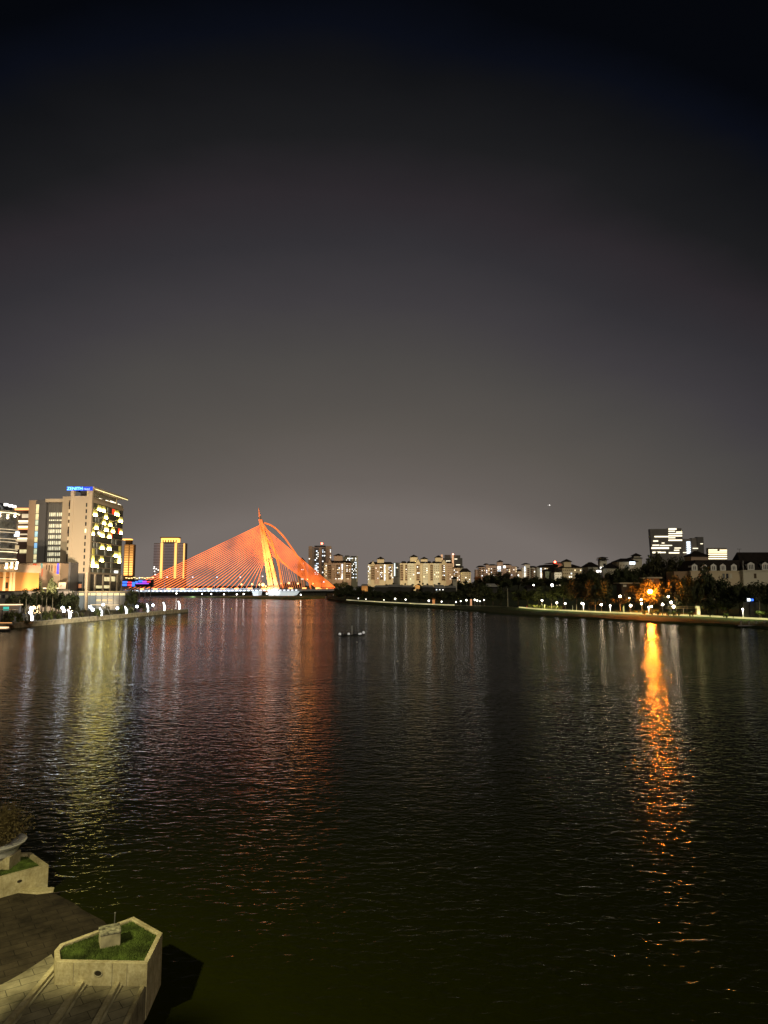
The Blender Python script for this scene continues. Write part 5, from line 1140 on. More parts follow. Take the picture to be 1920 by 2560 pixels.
# ================================================================== RIGHT SHORE TREES
RG = 'trees along the right shore'
def T(key, px, pyt, off, wd, d): return tree_px(key, px, pyt, shoreY(px)+off, wd, d, RG)
i = 0
keys = ['broad0','broad2','broad1','olive0']
# the long belt behind the far promenade
belt = [(848,1482,26),(866,1477,34),(886,1474,40),(908,1476,42),(930,1477,42),(952,1478,44),(976,1476,46),(1000,1478,44),(1024,1477,46),(1048,1479,44),(1072,1478,46),(1096,1479,46),(1120,1477,48),(1144,1474,50),(1166,1468,48),(1188,1462,46),(1206,1458,44)]
for i, (px, py, wd) in enumerate(belt):
    T(keys[i%4], px, py, 13+(i%3)*3, wd*1.15, 'dark broad tree in the belt behind the far promenade, %s from the left' % ORD[i])
for i, (px, py, wd) in enumerate([(900,1466,30),(920,1463,34),(944,1470,30),(967,1459,22),(985,1455,16),(1006,1462,26),(1030,1458,20),(1056,1455,16),(1068,1457,15),(1085,1459,18),(1100,1455,22),(1012,1456,14),(1050,1450,13),(1146,1452,40),(1166,1450,36),(1184,1452,34),(1128,1458,26),(870,1462,30),(852,1466,26),(840,1470,24)]):
    tree_px('cone0' if wd < 24 else keys[i%4], px, py, 640-(i%4)*14, wd, 'dark tree against the cream apartments, %s counted along the back row' % ORD[i], 'trees below the apartment blocks', base=3)
# hill trees
for i, (px, py, wd, Y) in enumerate([(1206,1442,40,520),(1228,1434,44,515),(1250,1427,40,505),(1272,1432,40,500),(1296,1440,42,490),(1318,1439,38,480),(1342,1441,40,470),(1364,1445,40,460),(1388,1444,36,455),(1410,1441,36,445),(1430,1444,36,440),(1450,1433,36,430),(1468,1427,40,400),(1484,1420,30,392),(1500,1432,40,385),(1524,1426,38,382),(1546,1418,40,378),(1566,1416,38,375),(1588,1420,40,372),(1606,1412,36,372),(1220,1450,40,505),(1262,1446,40,490)]):
    tree_px(keys[i%4] if i % 5 else 'olive1', px, py, Y, wd*1.1, 'dark hill tree below the right hand skyline buildings, %s from the left' % ORD[i] if i < 20 else 'dark tree low on the hill above the %s' % ('weeping tree' if i == 20 else 'light pole'), 'trees on the right hill')
for i, (px, py, wd, Y) in enumerate([(1626,1392,44,330),(1655,1384,52,335),(1686,1386,52,332),(1708,1396,40,328),(1640,1408,60,322),(1678,1410,60,320),(1612,1412,34,326)]):
    tree_px(['broad1','olive0','olive1'][i%3], px, py, Y, wd, 'large brownish tree mass below the office towers, %s of its clump' % ORD[i], 'big hill trees below the office towers')
# near shore row
near = [('tall0',1232,1474,12,30,'weeping dark tree left of the thin light pole'),('broad1',1252,1470,16,38,'dark tree just left of the thin light pole'),('tall0',1295,1468,14,34,'narrow dark tree right of the light pole'),('broad0',1318,1472,20,40,'rounded dark tree behind the red cone'),
 ('broad1',1345,1466,26,46,'dark tree above the lit yellow hedge, left'),('broad2',1378,1470,24,46,'dark tree above the lit yellow hedge, right'),('broad0',1408,1452,24,52,'tall dark tree right of the lit hedge'),('olive0',1440,1448,22,54,'tall dark tree left of the forked pale tree'),
 ('sparse0',1486,1492,4,44,'sparse tree with pale forked trunk lit from below'),('olive0',1476,1450,26,52,'tall dark tree behind the forked pale tree'),('broad1',1512,1448,27,52,'dark tree left of the orange glow'),('sparse0',1548,1488,14,50,'sparse tree left of the orange lamp'),
 ('fine0',1585,1456,25,46,'tree lit orange at left of the big lamp'),('fine1',1622,1446,25,58,'tree lit orange right behind the big lamp'),('fine0',1655,1452,25,52,'tree lit orange at right of the big lamp'),('fine1',1602,1476,22,44,'lower tree lit orange under the big lamp, left'),('fine0',1648,1480,21,44,'sparse tree lit orange under the big lamp, right'),
 ('olive1',1688,1434,28,54,'brownish tree right of the orange glow'),('broad0',1715,1438,24,54,'dark tree left of the tallest green shore tree'),('broad1',1762,1412,16,62,'tallest dark green tree in front of the dormer house'),('broad0',1790,1442,14,58,'dark green tree leaning right of the tallest shore tree'),('broad2',1738,1456,10,54,'dark green tree low left of the tallest shore tree'),
 ('broad1',1818,1450,18,62,'dark tree below the dormer house wall'),('broad2',1846,1456,16,56,'dark tree behind the white lantern pillar'),('sparse0',1895,1440,8,60,'flat topped layered tree at right edge below the dormers'),('broad0',1912,1452,12,54,'dark tree at the right frame edge'),('broad1',1945,1440,14,60,'dark tree just beyond the right frame edge'),
 ('broad0',1878,1462,16,60,'dark tree around the blue lit sign'),('lit0',1899,1525,3,44,'small umbrella tree with yellow green leaves by the jetty'),('broad0',1700,1482,18,44,'dark bushy tree behind the pergola'),('broad1',1772,1492,6,52,'low dark bush tree right of the lit gate post'),('broad2',1806,1496,6,50,'low dark bush tree above the promenade, left of white lantern pillar')]
for a in near: T(*a)
for i, (px, py, wd) in enumerate([(1324,1512,10),(1338,1513,12),(1350,1512,12),(1362,1511,14),(1374,1512,14),(1386,1511,12),(1398,1512,12)]):
    tree_px('shrub0', px, py, shoreY(px)+9, wd*1.3, 'bright yellow green lit shrub of the promenade hedge, %s from the left' % ORD[i], 'lit hedge shrubs', name='lit_shrub')
for px in (1332, 1352, 1372, 1392): spot('hedge_light', (X(px,shoreY(px)+2), shoreY(px)+2, 3.6), (X(px,shoreY(px)+9), shoreY(px)+9, 2.0), 2600, (1,.85,.30), 110, .8, .2)
for i, (px, py, wd) in enumerate([(880,1494,10),(908,1490,12),(930,1496,10),(958,1495,10),(988,1493,10),(1010,1497,9),(1100,1500,9)]):
    tree_px('lit0', px, py, shoreY(px)+6, wd*1.5, 'small lamp lit tree on the far promenade, %s from the left' % ORD[i], 'small lit trees on the far promenade', name='small_tree')
for i, px in enumerate((1607,1626,1642,1655,1668,1681,1694,1723,1811)):
    tree_px('shrub0', px, path_y(px)-6.5, shoreY(px)-1.2, 9+3*(i%3), 'low round shrub on the promenade edge, %s from the left' % ORD[i], 'low shrubs on the promenade edge')
for px in (1310,1335,1360,1390,1420,1450,1485,1520,1560,1600,1640,1685,1730,1780,1830,1885): spot('bank_fill', (X(px,shoreY(px)), shoreY(px)-.8, 6.6), (X(px,shoreY(px)), shoreY(px)-1.2, 1), 1700, (.85,1,.40), 125, 1, .2)  # unseen downlights added to brighten the grass bank
# ------------------------------------------------------------------ lamps of the right shore
LG = 'globe lamps along the right shore'
def shore_lamp(px, py, off, r_, m_, label, kind='shore_lamp'):
    Y = shoreY(px)+off; p = P(px, py, Y); z0 = ground_z(px, Y)
    o = thing('street_lamp', label, 'street lamp', (p.x, Y, z0), LG)
    MB().tube([(p.x,Y,z0-.3),(p.x,Y,p.z-r_*.8)], [.10,.07], 6).build('pole', M['metal'], o)
    MB().ball(tuple(p), r_, 10, 7).build('globe', m_, o)
LL = [(1355,1501,9,.36,'lamp_white','white globe lamp above the left end of the lit hedge'),(1392,1506.5,3,.34,'lamp_white','white globe lamp on a pale pole at right end of the hedge'),(1413,1509,6,.34,'lamp_white','white globe lamp right of the lit hedge'),(1455,1508.5,5,.36,'lamp_white','white globe lamp touching the white lantern pillar, left'),
 (1503,1511.5,9,.40,'lamp','warm globe lamp right of the forked pale tree'),(1550,1491,20,.40,'lamp','high warm lamp left of the orange glow'),(1576.5,1514,8,.40,'lamp','warm globe lamp below left of the orange lamp'),(1603,1499,16,.28,'lamp','upper of two stacked lamps under the orange lamp'),(1603.5,1509,9,.30,'lamp','lower of two stacked lamps under the orange lamp'),
 (1629,1516,10,.22,'lamp','small yellow lamp right of the white lantern pillar under the orange lamp'),(1656.5,1511,10,.38,'lamp','warm globe lamp right of the orange glow'),(1671,1491.5,20,.36,'lamp','high warm lamp in branches right of the orange glow'),(1678,1506,13,.40,'lamp','warm globe lamp above the pergola corner'),(1684,1516.5,8,.44,'lamp','brightest warm globe lamp at the pergola left post'),
 (1380.5,1463,60,.62,'lamp_white','high white lamp among dark trees above the hedge'),(1334,1462.5,70,.30,'lamp_white','tiny white lamp on the dark roofed house'),(1667,1466,30,.16,'lamp','faint lamp in branches right of the orange glow'),(1612,1465,34,.2,'lamp','faint warm lamp just above left of the orange lamp'),(1573,1495,20,.18,'lamp','faint warm lamp left of the orange glow')]
for px, py, off, r_, g, d in LL: shore_lamp(px, py, off, r_, G[g], d)
for i, (px, py, r_) in enumerate([(896,1496,.28),(915,1498,.26),(960,1500,.26),(988,1497,.5),(1014,1499,.42),(1072,1502,.5),(1104,1504,.34),(1140,1505,.32),(1152,1503,.34),(1166,1500.5,.46),(1187,1499.5,.42),(1193,1501.5,.42),(1200,1503,.28),(1210,1500,.3)]):
    shore_lamp(px, py, 5, r_, G['lamp_far'], 'small white lamp on the far promenade, %s from the left' % ORD[i])
# tall thin light pole
Y = shoreY(1269)+1.5; p = P(1269,1471,Y)
o = thing('light_pole', 'tall thin pale unlit light pole standing alone on the grass bank', 'light pole', (p.x,Y,ground_z(1269,Y)))
MB().tube([(p.x,Y,1),(p.x,Y,p.z)], [.16,.09], 8).build('pole', mat('pale_pole',(.55,.52,.42),.6,.1,1), o)
MB().tube([(p.x,Y,p.z-.1),(p.x-.5,Y,p.z+.15),(p.x-.8,Y,p.z+.1)], .06, 6).build('arm', M['metal'], o)
# white lantern pillars
def lantern(px, py0, py1, label, m_='lantern'):
    Y = shoreY(px)+2.2; p0 = P(px,py1,Y); p1 = P(px,py0,Y); hgt = p1.z-p0.z
    o = thing('lantern_pillar', label, 'lamp pillar', p0, 'white lantern pillars on the promenade')
    r0 = .95*K(Y)
    MB().lathe((p0.x,Y,p0.z), [(r0*1.1,0),(r0,.15),(r0*1.1,hgt*.55),(r0*1.9,hgt*.86)], 10).build('column', glow('lantern_column',(1,.93,.78),1,grad=(.35,2.4)), o)
    MB().lathe((p0.x,Y,p0.z), [(r0*1.9,hgt*.86),(r0*2.2,hgt*.93),(r0*1.2,hgt)], 10).build('lantern_head', G['lantern'], o)
for px, a, b, d in ((1459,1508,1529,'leftmost, between warm lamps'),(1526,1512,1533,'middle, left of the orange glow'),(1622.5,1516,1536,'under the big orange lamp'),(1858,1521,1545,'rightmost, near the jetty')):
    lantern(px, a, b, 'white glowing lantern pillar on the promenade, ' + d)
gp_ = thing('gate_post', 'cream lit stone gate post at right end of the pergola', 'gate post', P(1743,1539,shoreY(1743)+2))
Y = shoreY(1743)+2; MB().prism([(X(1740.5,Y),Y),(X(1748,Y),Y),(X(1748,Y),Y+.9),(X(1740.5,Y),Y+.9)], 1.5, Z(1521,Y)).build('post', M['cream_pale'], gp_); bx('cap', M['cream_pale'], gp_, X(1738,Y), X(1747,Y), Y-.1, Y+1, Z(1521,Y), Z(1515,Y))
spot('gate_light', (X(1742,Y), Y-1.8, 2.2), (X(1743,Y), Y, 3.2), 420, (1,.78,.42), 90, .8, .15)
pgl = thing('pergola', 'thin metal pergola frame between bright lamp and gate post', 'pergola', P(1705,1539,shoreY(1705)+3)); Y = shoreY(1705)+3
for px in (1673,1706,1738): bx('post', M['metal'], pgl, X(px,Y)-.07, X(px,Y)+.07, Y, Y+.14, 1.5, Z(1521,Y))
for py in (1517.5,1521): MB().beam((X(1660,Y),Y,Z(py,Y)),(X(1741,Y),Y,Z(py,Y)),.14,.1).build('beam', mat('warm_metal',(.5,.36,.2),.5), pgl)
for i, px in enumerate((1340,1360.5,1378,1471,1556,1558,1595,1430,1440,1405)):
    Y = shoreY(px)+1; o = tag(MB().lathe((X(px,Y),Y,1.4), [(.13,0),(.12,1.7+.5*(i%3)),(.17,1.75+.5*(i%3)),(.1,1.9+.5*(i%3))], 8).build('stone_bollard', M['cream_pale'] if i%3 else M['darkconc']), 'slim post on the right promenade edge, placed %s' % ['at the hedge left end','below the hedge middle','right of the hedge middle','just right of the leftmost lantern pillar','right of the middle lantern pillar','touching the post right of middle lantern pillar','left of stacked lamps','left of the leftmost lantern pillar','close left of the leftmost lantern pillar','below the lamp right of the hedge'][i], 'post', 'slim posts on the promenade')
cn = tag(MB().lathe((X(1316,shoreY(1316)+1.5), shoreY(1316)+1.5, 1.6), [(.3,0),(.3,.06),(.2,.08),(.12,.6),(.05,1.15)], 12).build('traffic_cone', glow('glowing_red_cone',(1,.15,.05),.35,base=(.6,.08,.03,1))), 'small red cone at the left end of the lit promenade', 'cone')  # lamplight on the cone put in as emission
ob_ = thing('booth', 'small orange lit booth on the far promenade', 'booth', P(1084,1506,shoreY(1084)+6)); Y = shoreY(1084)+6
bx('body', glow('orange_booth',(1,.40,.12),.45), ob_, X(1081,Y), X(1087,Y), Y, Y+1, 1.6, Z(1499,Y)); MB().hip(X(1080,Y),X(1088,Y),Y-.2,Y+1.2,Z(1499,Y),Z(1495,Y),0).build('roof', M['orange_tile'], ob_)
oc = tag(MB().lathe((X(1177,shoreY(1177)+4),shoreY(1177)+4,1.6), [(.5,0),(.45,2.2),(.5,3.2)], 10).build('column', glow('orange_column',(1,.5,.25),.5)), 'orange lit column left of the white lamp cluster', 'column')
bsn = thing('lit_sign', 'small blue and white lit sign board at right, above a dark wall', 'sign', P(1874,1505,shoreY(1874)+6)); Y = shoreY(1874)+6
bx('panel', G['win_cool'], bsn, X(1867,Y), X(1874,Y), Y, Y+.2, Z(1503,Y), Z(1496,Y)); bx('panel', G['led_blue'], bsn, X(1874.2,Y), X(1882,Y), Y, Y+.2, Z(1502.5,Y), Z(1497,Y)); bx('post', M['darkmetal'], bsn, X(1873,Y), X(1874.5,Y), Y+.2, Y+.4, 1.5, Z(1503,Y))
tag(MB().prism([(X(1855,Y+.6),Y+.6),(X(1893,Y+.6),Y+.6),(X(1893,Y+1),Y+1),(X(1855,Y+1),Y+1)],1.2,Z(1505.5,Y)).build('low_wall', M['darkconc']), 'dark low wall with pale top under the blue lit sign', 'wall')
# the big orange lamp
Y = shoreY(1625)+18; p = P(1625,1479,Y)
o = thing('street_lamp', 'blazing orange sodium lamp on a tall pole in front of glowing trees', 'street lamp', (p.x,Y,ground_z(1625,Y)))
MB().tube([(p.x+.8,Y+.3,1),(p.x+.8,Y+.3,p.z+.5),(p.x,Y,p.z+.7)], [.14,.09,.07], 8).build('pole', M['darkmetal'], o)
MB().ball(tuple(p), .62, 12, 8).build('lamp_head', G['sodium'], o)
spot('sodium_tree_fill', (p.x, Y+.9, p.z), (p.x, Y+12, p.z-.5), 2300, (1,.36,.06), 165, .5, .3)  # extra spot added to brighten the trees behind the lamp
# ---- jetty on the right
jp = PZ(1843,1569); jY = jp.y
jt = thing('jetty', 'dark timber jetty with pale railing posts at right edge of the lake', 'jetty', (X(1890,jY),jY,0))
bx('deck', mat('dark_timber',(.06,.05,.04),.8,.3,2), jt, X(1843,jY), X(2000,jY), jY, jY+3.2, .45, .62)
bx('edge_beam', M['metal'], jt, X(1840,jY), X(2000,jY), jY-.08, jY, .40, .66)
for k, px in enumerate((1846,1866,1883,1904,1918,1936)): bx('railing_post', M['concrete'], jt, X(px,jY+2.6), X(px+4.5,jY+2.6), jY+2.6, jY+2.9, .62, 1.75)
for k in range(20): bx('baluster', M['metal'], jt, X(1850+5*k,jY+2.7)-.02, X(1850+5*k,jY+2.7)+.02, jY+2.7, jY+2.75, .62, 1.6)
bx('rail', M['metal'], jt, X(1846,jY+2.7), X(1990,jY+2.7), jY+2.68, jY+2.78, 1.6, 1.66)
for px in (1848,1880,1912): bx('pile', M['darkconc'], jt, X(px,jY+.6)-.14, X(px,jY+.6)+.14, jY+.5, jY+.8, -1, .45)
# ------------------------------------------------------------------ on the water
fp = PZ(881, 1589.5); fY = fp.y; k_ = fY/F
ft = thing('fountain_float', 'small floating fountain platform with thin mast and white lamps on the lake', 'fountain float', (fp.x,fY,0))
fm = MB(); wv = 30*k_
ring = [(fp.x-wv,fY+.4),(fp.x-wv*.6,fY+1.6),(fp.x+.2,fY+.9),(fp.x+wv*.7,fY+1.8),(fp.x+wv,fY+.7),(fp.x+wv*.75,fY-.5),(fp.x,fY-.3),(fp.x-wv*.7,fY-.6)]
fm.tube([(a,b,.16) for a, b in ring+[ring[0]]], .11, 8).build('pontoon', M['darkmetal'], ft)
for a, b in ((ring[0],ring[4]),(ring[7],ring[3]),(ring[1],ring[5])): MB().tube([(a[0],a[1],.25),(b[0],b[1],.25)], .12, 6).build('strut', M['darkmetal'], ft)
MB().tube([(fp.x-.1,fY,.1),(fp.x-.1,fY,Z(1564,fY))], [.09,.06], 8).build('mast', M['white'], ft)
for px, r_ in ((850,.28),(872,.30),(898,.22),(901.5,.30),(909,.30),(848,.16)): MB().ball((XX(px,1589,fY),fY-.3,.42 if px != 909 else .75), r_, 10, 6).build('lamp', glow('float_lamp',(1,.97,.9),.3,base=(.7,.7,.7,1)), ft)
for px, py, dz_ in ((848,1584,.9),(858,1585,.8),(872,1585,.8),(913,1585,.9)): MB().tube([(XX(px,1588,fY),fY,.2),(XX(px+2,1588,fY),fY,dz_)], .06, 6).build('nozzle', M['metal'], ft)
for px, py, r_, d in ((892,1606.5,.16,'just below the fountain platform'),(993.5,1655,.15,'alone in open dark water')):
    p = PZ(px, py); tag(MB().ball((p.x,p.y,.08), r_, 10, 6).build('buoy', M['white']), 'tiny pale buoy floating ' + d, 'buoy', 'tiny buoys on the lake')
# ---- aircraft
AYY = 2600.0; p = P(1373.5, 1263, AYY)
ac = thing('aircraft', 'tiny distant aircraft showing one bright white light in the night sky', 'aircraft', p)
MB().tube([(p.x-7.5,AYY,p.z-.5),(p.x-6,AYY,p.z-.1),(p.x+3,AYY,p.z),(p.x+5,AYY,p.z-.1)], [.5,1.2,1.2,.4], 10).build('fuselage', glow('glowing_fuselage',(1,.95,.88),.30), ac)  # light on the fuselage put in as emission
MB().add([(p.x-1,AYY-9,p.z),(p.x+1,AYY-9,p.z),(p.x+2,AYY,p.z),(p.x+1,AYY+9,p.z),(p.x-1,AYY+9,p.z),(p.x-2,AYY,p.z)],[(0,1,2,3,4,5)]).build('wing', M['metal'], ac)
MB().add([(p.x-7.5,AYY,p.z),(p.x-6,AYY,p.z),(p.x-7,AYY,p.z+2.4),(p.x-7.8,AYY,p.z+2.4)],[(0,1,2,3)]).build('tail_fin', M['metal'], ac)
MB().ball((p.x+.6,AYY-2,p.z+.3), 1.5, 10, 6).build('landing_light', G['aircraft'], ac)
# ================================================================== FOREGROUND
def C(cx, cy): return cx*.28933, 1980+cy*.28933      # crop column/row -> photo pixel
ZP = .80
def base_pt(cx, cy, z): return PZ(*C(cx, cy), z)
def weathered(name, col):
    m = bpy.data.materials.new(name); m.use_nodes = True; nt = m.node_tree; bs = nt.nodes['Principled BSDF']; MATS[name] = m
    bs.inputs['Roughness'].default_value = .85; bs.inputs['Specular IOR Level'].default_value = .2
    tc = nt.nodes.new('ShaderNodeTexCoord'); out = None
    def layer(scale, sc3, lo, p0, p1, det=6):
        mp = nt.nodes.new('ShaderNodeMapping'); mp.inputs['Scale'].default_value = sc3; nt.links.new(tc.outputs['Object'], mp.inputs[0])
        n = nt.nodes.new('ShaderNodeTexNoise'); n.inputs['Scale'].default_value = scale; n.inputs['Detail'].default_value = det; n.inputs['Roughness'].default_value = .62; nt.links.new(mp.outputs[0], n.inputs['Vector'])
        r = nt.nodes.new('ShaderNodeValToRGB'); r.color_ramp.elements[0].position = p0; r.color_ramp.elements[1].position = p1
        r.color_ramp.elements[0].color = (lo, lo*.97, lo*.9, 1); r.color_ramp.elements[1].color = (1,1,1,1); nt.links.new(n.outputs['Fac'], r.inputs['Fac']); return r.outputs['Color'], n.outputs['Fac']
    a, fa = layer(1.1, (1,1,1), .62, .36, .58); b, fb = layer(5.0, (1.2,1.2,.45), .84, .40, .60); c, fc = layer(14, (1,1,1), .80, .35, .6, 3)
    def mul(p, q):
        x = nt.nodes.new('ShaderNodeMix'); x.data_type = 'RGBA'; x.blend_type = 'MULTIPLY'; x.inputs[0].default_value = 1
        for i, v in ((6, p), (7, q)):
            if isinstance(v, tuple): x.inputs[i].default_value = v
            else: nt.links.new(v, x.inputs[i])
        return x.outputs[2]
    nt.links.new(mul(mul(mul(a, b), c), (*col, 1)), bs.inputs['Base Color'])
    bp = nt.nodes.new('ShaderNodeBump'); bp.inputs['Strength'].default_value = .5; bp.inputs['Distance'].default_value = .02; nt.links.new(fc, bp.inputs['Height']); nt.links.new(bp.outputs['Normal'], bs.inputs['Normal'])
    return m
M['stone'] = weathered('weathered_stone', (.66, .60, .38))
# planter: ground corners in front, rim height from them
fr = base_pt(1260,1682,ZP); ZR = P(*C(1275,1480), fr.y).z
rim = [base_pt(480,1465,ZR), base_pt(1275,1480,ZR), base_pt(1405,1215,ZR), base_pt(1155,1075,ZR), base_pt(520,1310,ZR), base_pt(470,1370,ZR)]
pl = thing('planter', 'pentagonal pale stone planter with green lawn at the water edge, bottom left', 'planter', (rim[0].x, rim[0].y, ZP))
def inset(poly, d):
    n = len(poly); out = []
    for i in range(n):
        p, a, b = poly[i], poly[i-1], poly[(i+1)%n]
        u = (p-a).normalized(); v = (b-p).normalized()
        n1 = Vector((-u.y,u.x,0)); n2 = Vector((-v.y,v.x,0)); m_ = (n1+n2); m_ = m_/max(.3, m_.dot(n1))
        out.append(p + m_*d)
    return out
inner = inset(rim, .13)
wl = MB(); n = len(rim); ob2 = []
zb_ = -.3
vs = [(p.x,p.y,zb_) for p in rim] + [(p.x,p.y,ZR) for p in rim] + [(p.x,p.y,ZR) for p in inner] + [(p.x,p.y,ZR-.25) for p in inner]
fs = []
for i in range(n):
    j = (i+1)%n; fs += [(i,j,n+j,n+i),(n+i,n+j,2*n+j,2*n+i),(2*n+i,2*n+j,3*n+j,3*n+i)]
def stone_mat(name, col, bw, bh, mortar=.012, stain=.35, rough=.8):
    m = bpy.data.materials.new(name); m.use_nodes = True; nt = m.node_tree; bs = nt.nodes['Principled BSDF']; MATS[name] = m
    bs.inputs['Roughness'].default_value = rough; bs.inputs['Specular IOR Level'].default_value = .25
    tc = nt.nodes.new('ShaderNodeTexCoord'); mp = nt.nodes.new('ShaderNodeMapping'); mp.inputs['Rotation'].default_value = (0,0,-.62)
    nt.links.new(tc.outputs['Object'], mp.inputs[0])
    br_ = nt.nodes.new('ShaderNodeTexBrick'); br_.inputs['Scale'].default_value = 1; br_.inputs['Brick Width'].default_value = bw; br_.inputs['Row Height'].default_value = bh
    br_.inputs['Mortar Size'].default_value = mortar; br_.inputs['Color1'].default_value = (*col,1); br_.inputs['Color2'].default_value = tuple(c*.78 for c in col)+(1,); br_.inputs['Mortar'].default_value = tuple(c*.3 for c in col)+(1,)
    nt.links.new(mp.outputs[0], br_.inputs['Vector'])
    nz = nt.nodes.new('ShaderNodeTexNoise'); nz.inputs['Scale'].default_value = 1.3; nz.inputs['Detail'].default_value = 8; nz.inputs['Roughness'].default_value = .65; nt.links.new(tc.outputs['Object'], nz.inputs['Vector'])
    rp = nt.nodes.new('ShaderNodeValToRGB'); rp.color_ramp.elements[0].position = .32; rp.color_ramp.elements[1].position = .62
    rp.color_ramp.elements[0].color = (1-stain,1-stain,(1-stain)*.95,1); rp.color_ramp.elements[1].color = (1,1,1,1); nt.links.new(nz.outputs['Fac'], rp.inputs['Fac'])
    mx = nt.nodes.new('ShaderNodeMix'); mx.data_type = 'RGBA'; mx.blend_type = 'MULTIPLY'; mx.inputs[0].default_value = 1
    nt.links.new(br_.outputs['Color'], mx.inputs[6]); nt.links.new(rp.outputs['Color'], mx.inputs[7]); nt.links.new(mx.outputs[2], bs.inputs['Base Color'])
    bp = nt.nodes.new('ShaderNodeBump'); bp.inputs['Strength'].default_value = .35; bp.inputs['Distance'].default_value = .02
    nt.links.new(nz.outputs['Fac'], bp.inputs['Height']); nt.links.new(bp.outputs['Normal'], bs.inputs['Normal'])
    return m
wallo = wl.add(vs, fs).build('wall', M['stone'], pl)
# cladding joints, plinth stain, drain hole
f0, f1 = rim[0], rim[1]
for t in (.2, .62, .78):
    q = f0.lerp(f1, t); d = (f1-f0).normalized(); nrm = Vector((d.y,-d.x,0))
    MB().prism([((q-d*.006).x,(q-d*.006).y),((q+d*.006).x,(q+d*.006).y),((q+d*.006+nrm*.004).x,(q+d*.006+nrm*.004).y),((q-d*.006+nrm*.004).x,(q-d*.006+nrm*.004).y)], ZP, ZR-.03).build('joint', mat('dark_joint',(.25,.22,.15),.9), pl)  # joints as thin dark strips
q = f0.lerp(f1, .47); nrm = Vector(((f1-f0).normalized().y, -(f1-f0).normalized().x, 0))
hm = MB(); hc = q+nrm*.012+Vector((0,0,(ZP+ZR)/2-ZR+.02)); dd = (f1-f0).normalized()
hm.add([hc+dd*.09*math.cos(a)+Vector((0,0,.065*math.sin(a))) for a in [k*math.pi/8 for k in range(16)]], [tuple(range(16))]); hm.build('drain_hole', M['soil'], pl)
MB().tube([hc+dd*.1*math.cos(a)+Vector((0,0,.075*math.sin(a))) for a in [k*math.pi/8 for k in range(17)]], .012, 6).build('drain_rim', M['oldstone'], pl)
# lawn: mown grass blades on soil
lawn_poly = inset(rim, .135); zL = ZR-.07
def lawn_mat(nm, c0, c1):
    m = mat(nm, c0, .9, .4, 5); return m
ML = mat('lawn_green', (.10,.15,.028), .9, .5, 2.2)
MB().prism([(p.x,p.y) for p in lawn_poly], ZR-.24, zL).build('lawn_soil', ML, pl)
def inside(x, y, poly):
    c = False; n = len(poly)
    for i in range(n):
        a, b = poly[i], poly[i-1]
        if (a.y > y) != (b.y > y) and x < (b.x-a.x)*(y-a.y)/(b.y-a.y)+a.x: c = not c
    return c
def blades(poly, z, num, hgt, seed, m, parent, name='lawn'):
    r = random.Random(seed); x0 = min(p.x for p in poly); x1 = max(p.x for p in poly); y0 = min(p.y for p in poly); y1 = max(p.y for p in poly); vs, fs = [], []
    k = 0
    while k < num:
        x, y = r.uniform(x0,x1), r.uniform(y0,y1)
        if not inside(x, y, poly): continue
        a = r.uniform(0,6.28); w_ = .008; h_ = hgt*r.uniform(.5,1.3); lx, ly_ = r.uniform(-.02,.02), r.uniform(-.02,.02); n_ = len(vs)
        vs += [(x-w_*math.cos(a),y-w_*math.sin(a),z),(x+w_*math.cos(a),y+w_*math.sin(a),z),(x+lx,y+ly_,z+h_)]; fs.append((n_,n_+1,n_+2)); k += 1
    o = MB().add(vs, fs).build(name, m, parent); o['kind'] = 'stuff'; return o
blades(lawn_poly, zL-.004, 16000, .05, 3, ML, pl, 'grass')
# stone box on the lawn
b0 = base_pt(865,1362,zL); b1 = base_pt(1040,1325,zL); d = (b1-b0); wv = d.length; d.normalize(); nn = Vector((-d.y,d.x,0))
ztop = P(*C(855,1225), b0.y).z
bxs = thing('stone_box', 'weathered square stone box with stained top standing on planter lawn', 'stone box', (b0.x,b0.y,zL))
poly = [b0, b0+d*wv, b0+d*wv+nn*wv*.9, b0+nn*wv*.9]
bm_ = MB().prism([(p.x,p.y) for p in poly], zL-.05, ztop-.07).build('body', M['oldstone'], bxs)
lid = [p + (p-(poly[0]+poly[2])/2)*.06 for p in poly]
lo = MB().prism([(p.x,p.y) for p in lid], ztop-.07, ztop).build('lid', mat('lichen_stone',(.30,.29,.20),.95,.55,9,bump=.6), bxs)
for o_ in (bm_, lo, wallo):
    bv = o_.modifiers.new('edge', 'BEVEL'); bv.width = .012; bv.segments = 2; bv.limit_method = 'ANGLE'
pp = base_pt(950,1140,ZR); 
o = thing('thin_post', 'thin grey pipe post sticking up behind planter back wall', 'post', (pp.x,pp.y+.3,0))
ztp = P(*C(962,1045), pp.y+.3).z
MB().tube([(pp.x,pp.y+.3,-.2),(pp.x+.03,pp.y+.3,ztp)], .018, 8).build('pipe', M['metal'], o); MB().ball((pp.x+.03,pp.y+.3,ztp), .03, 8, 5).build('cap', M['metal'], o)
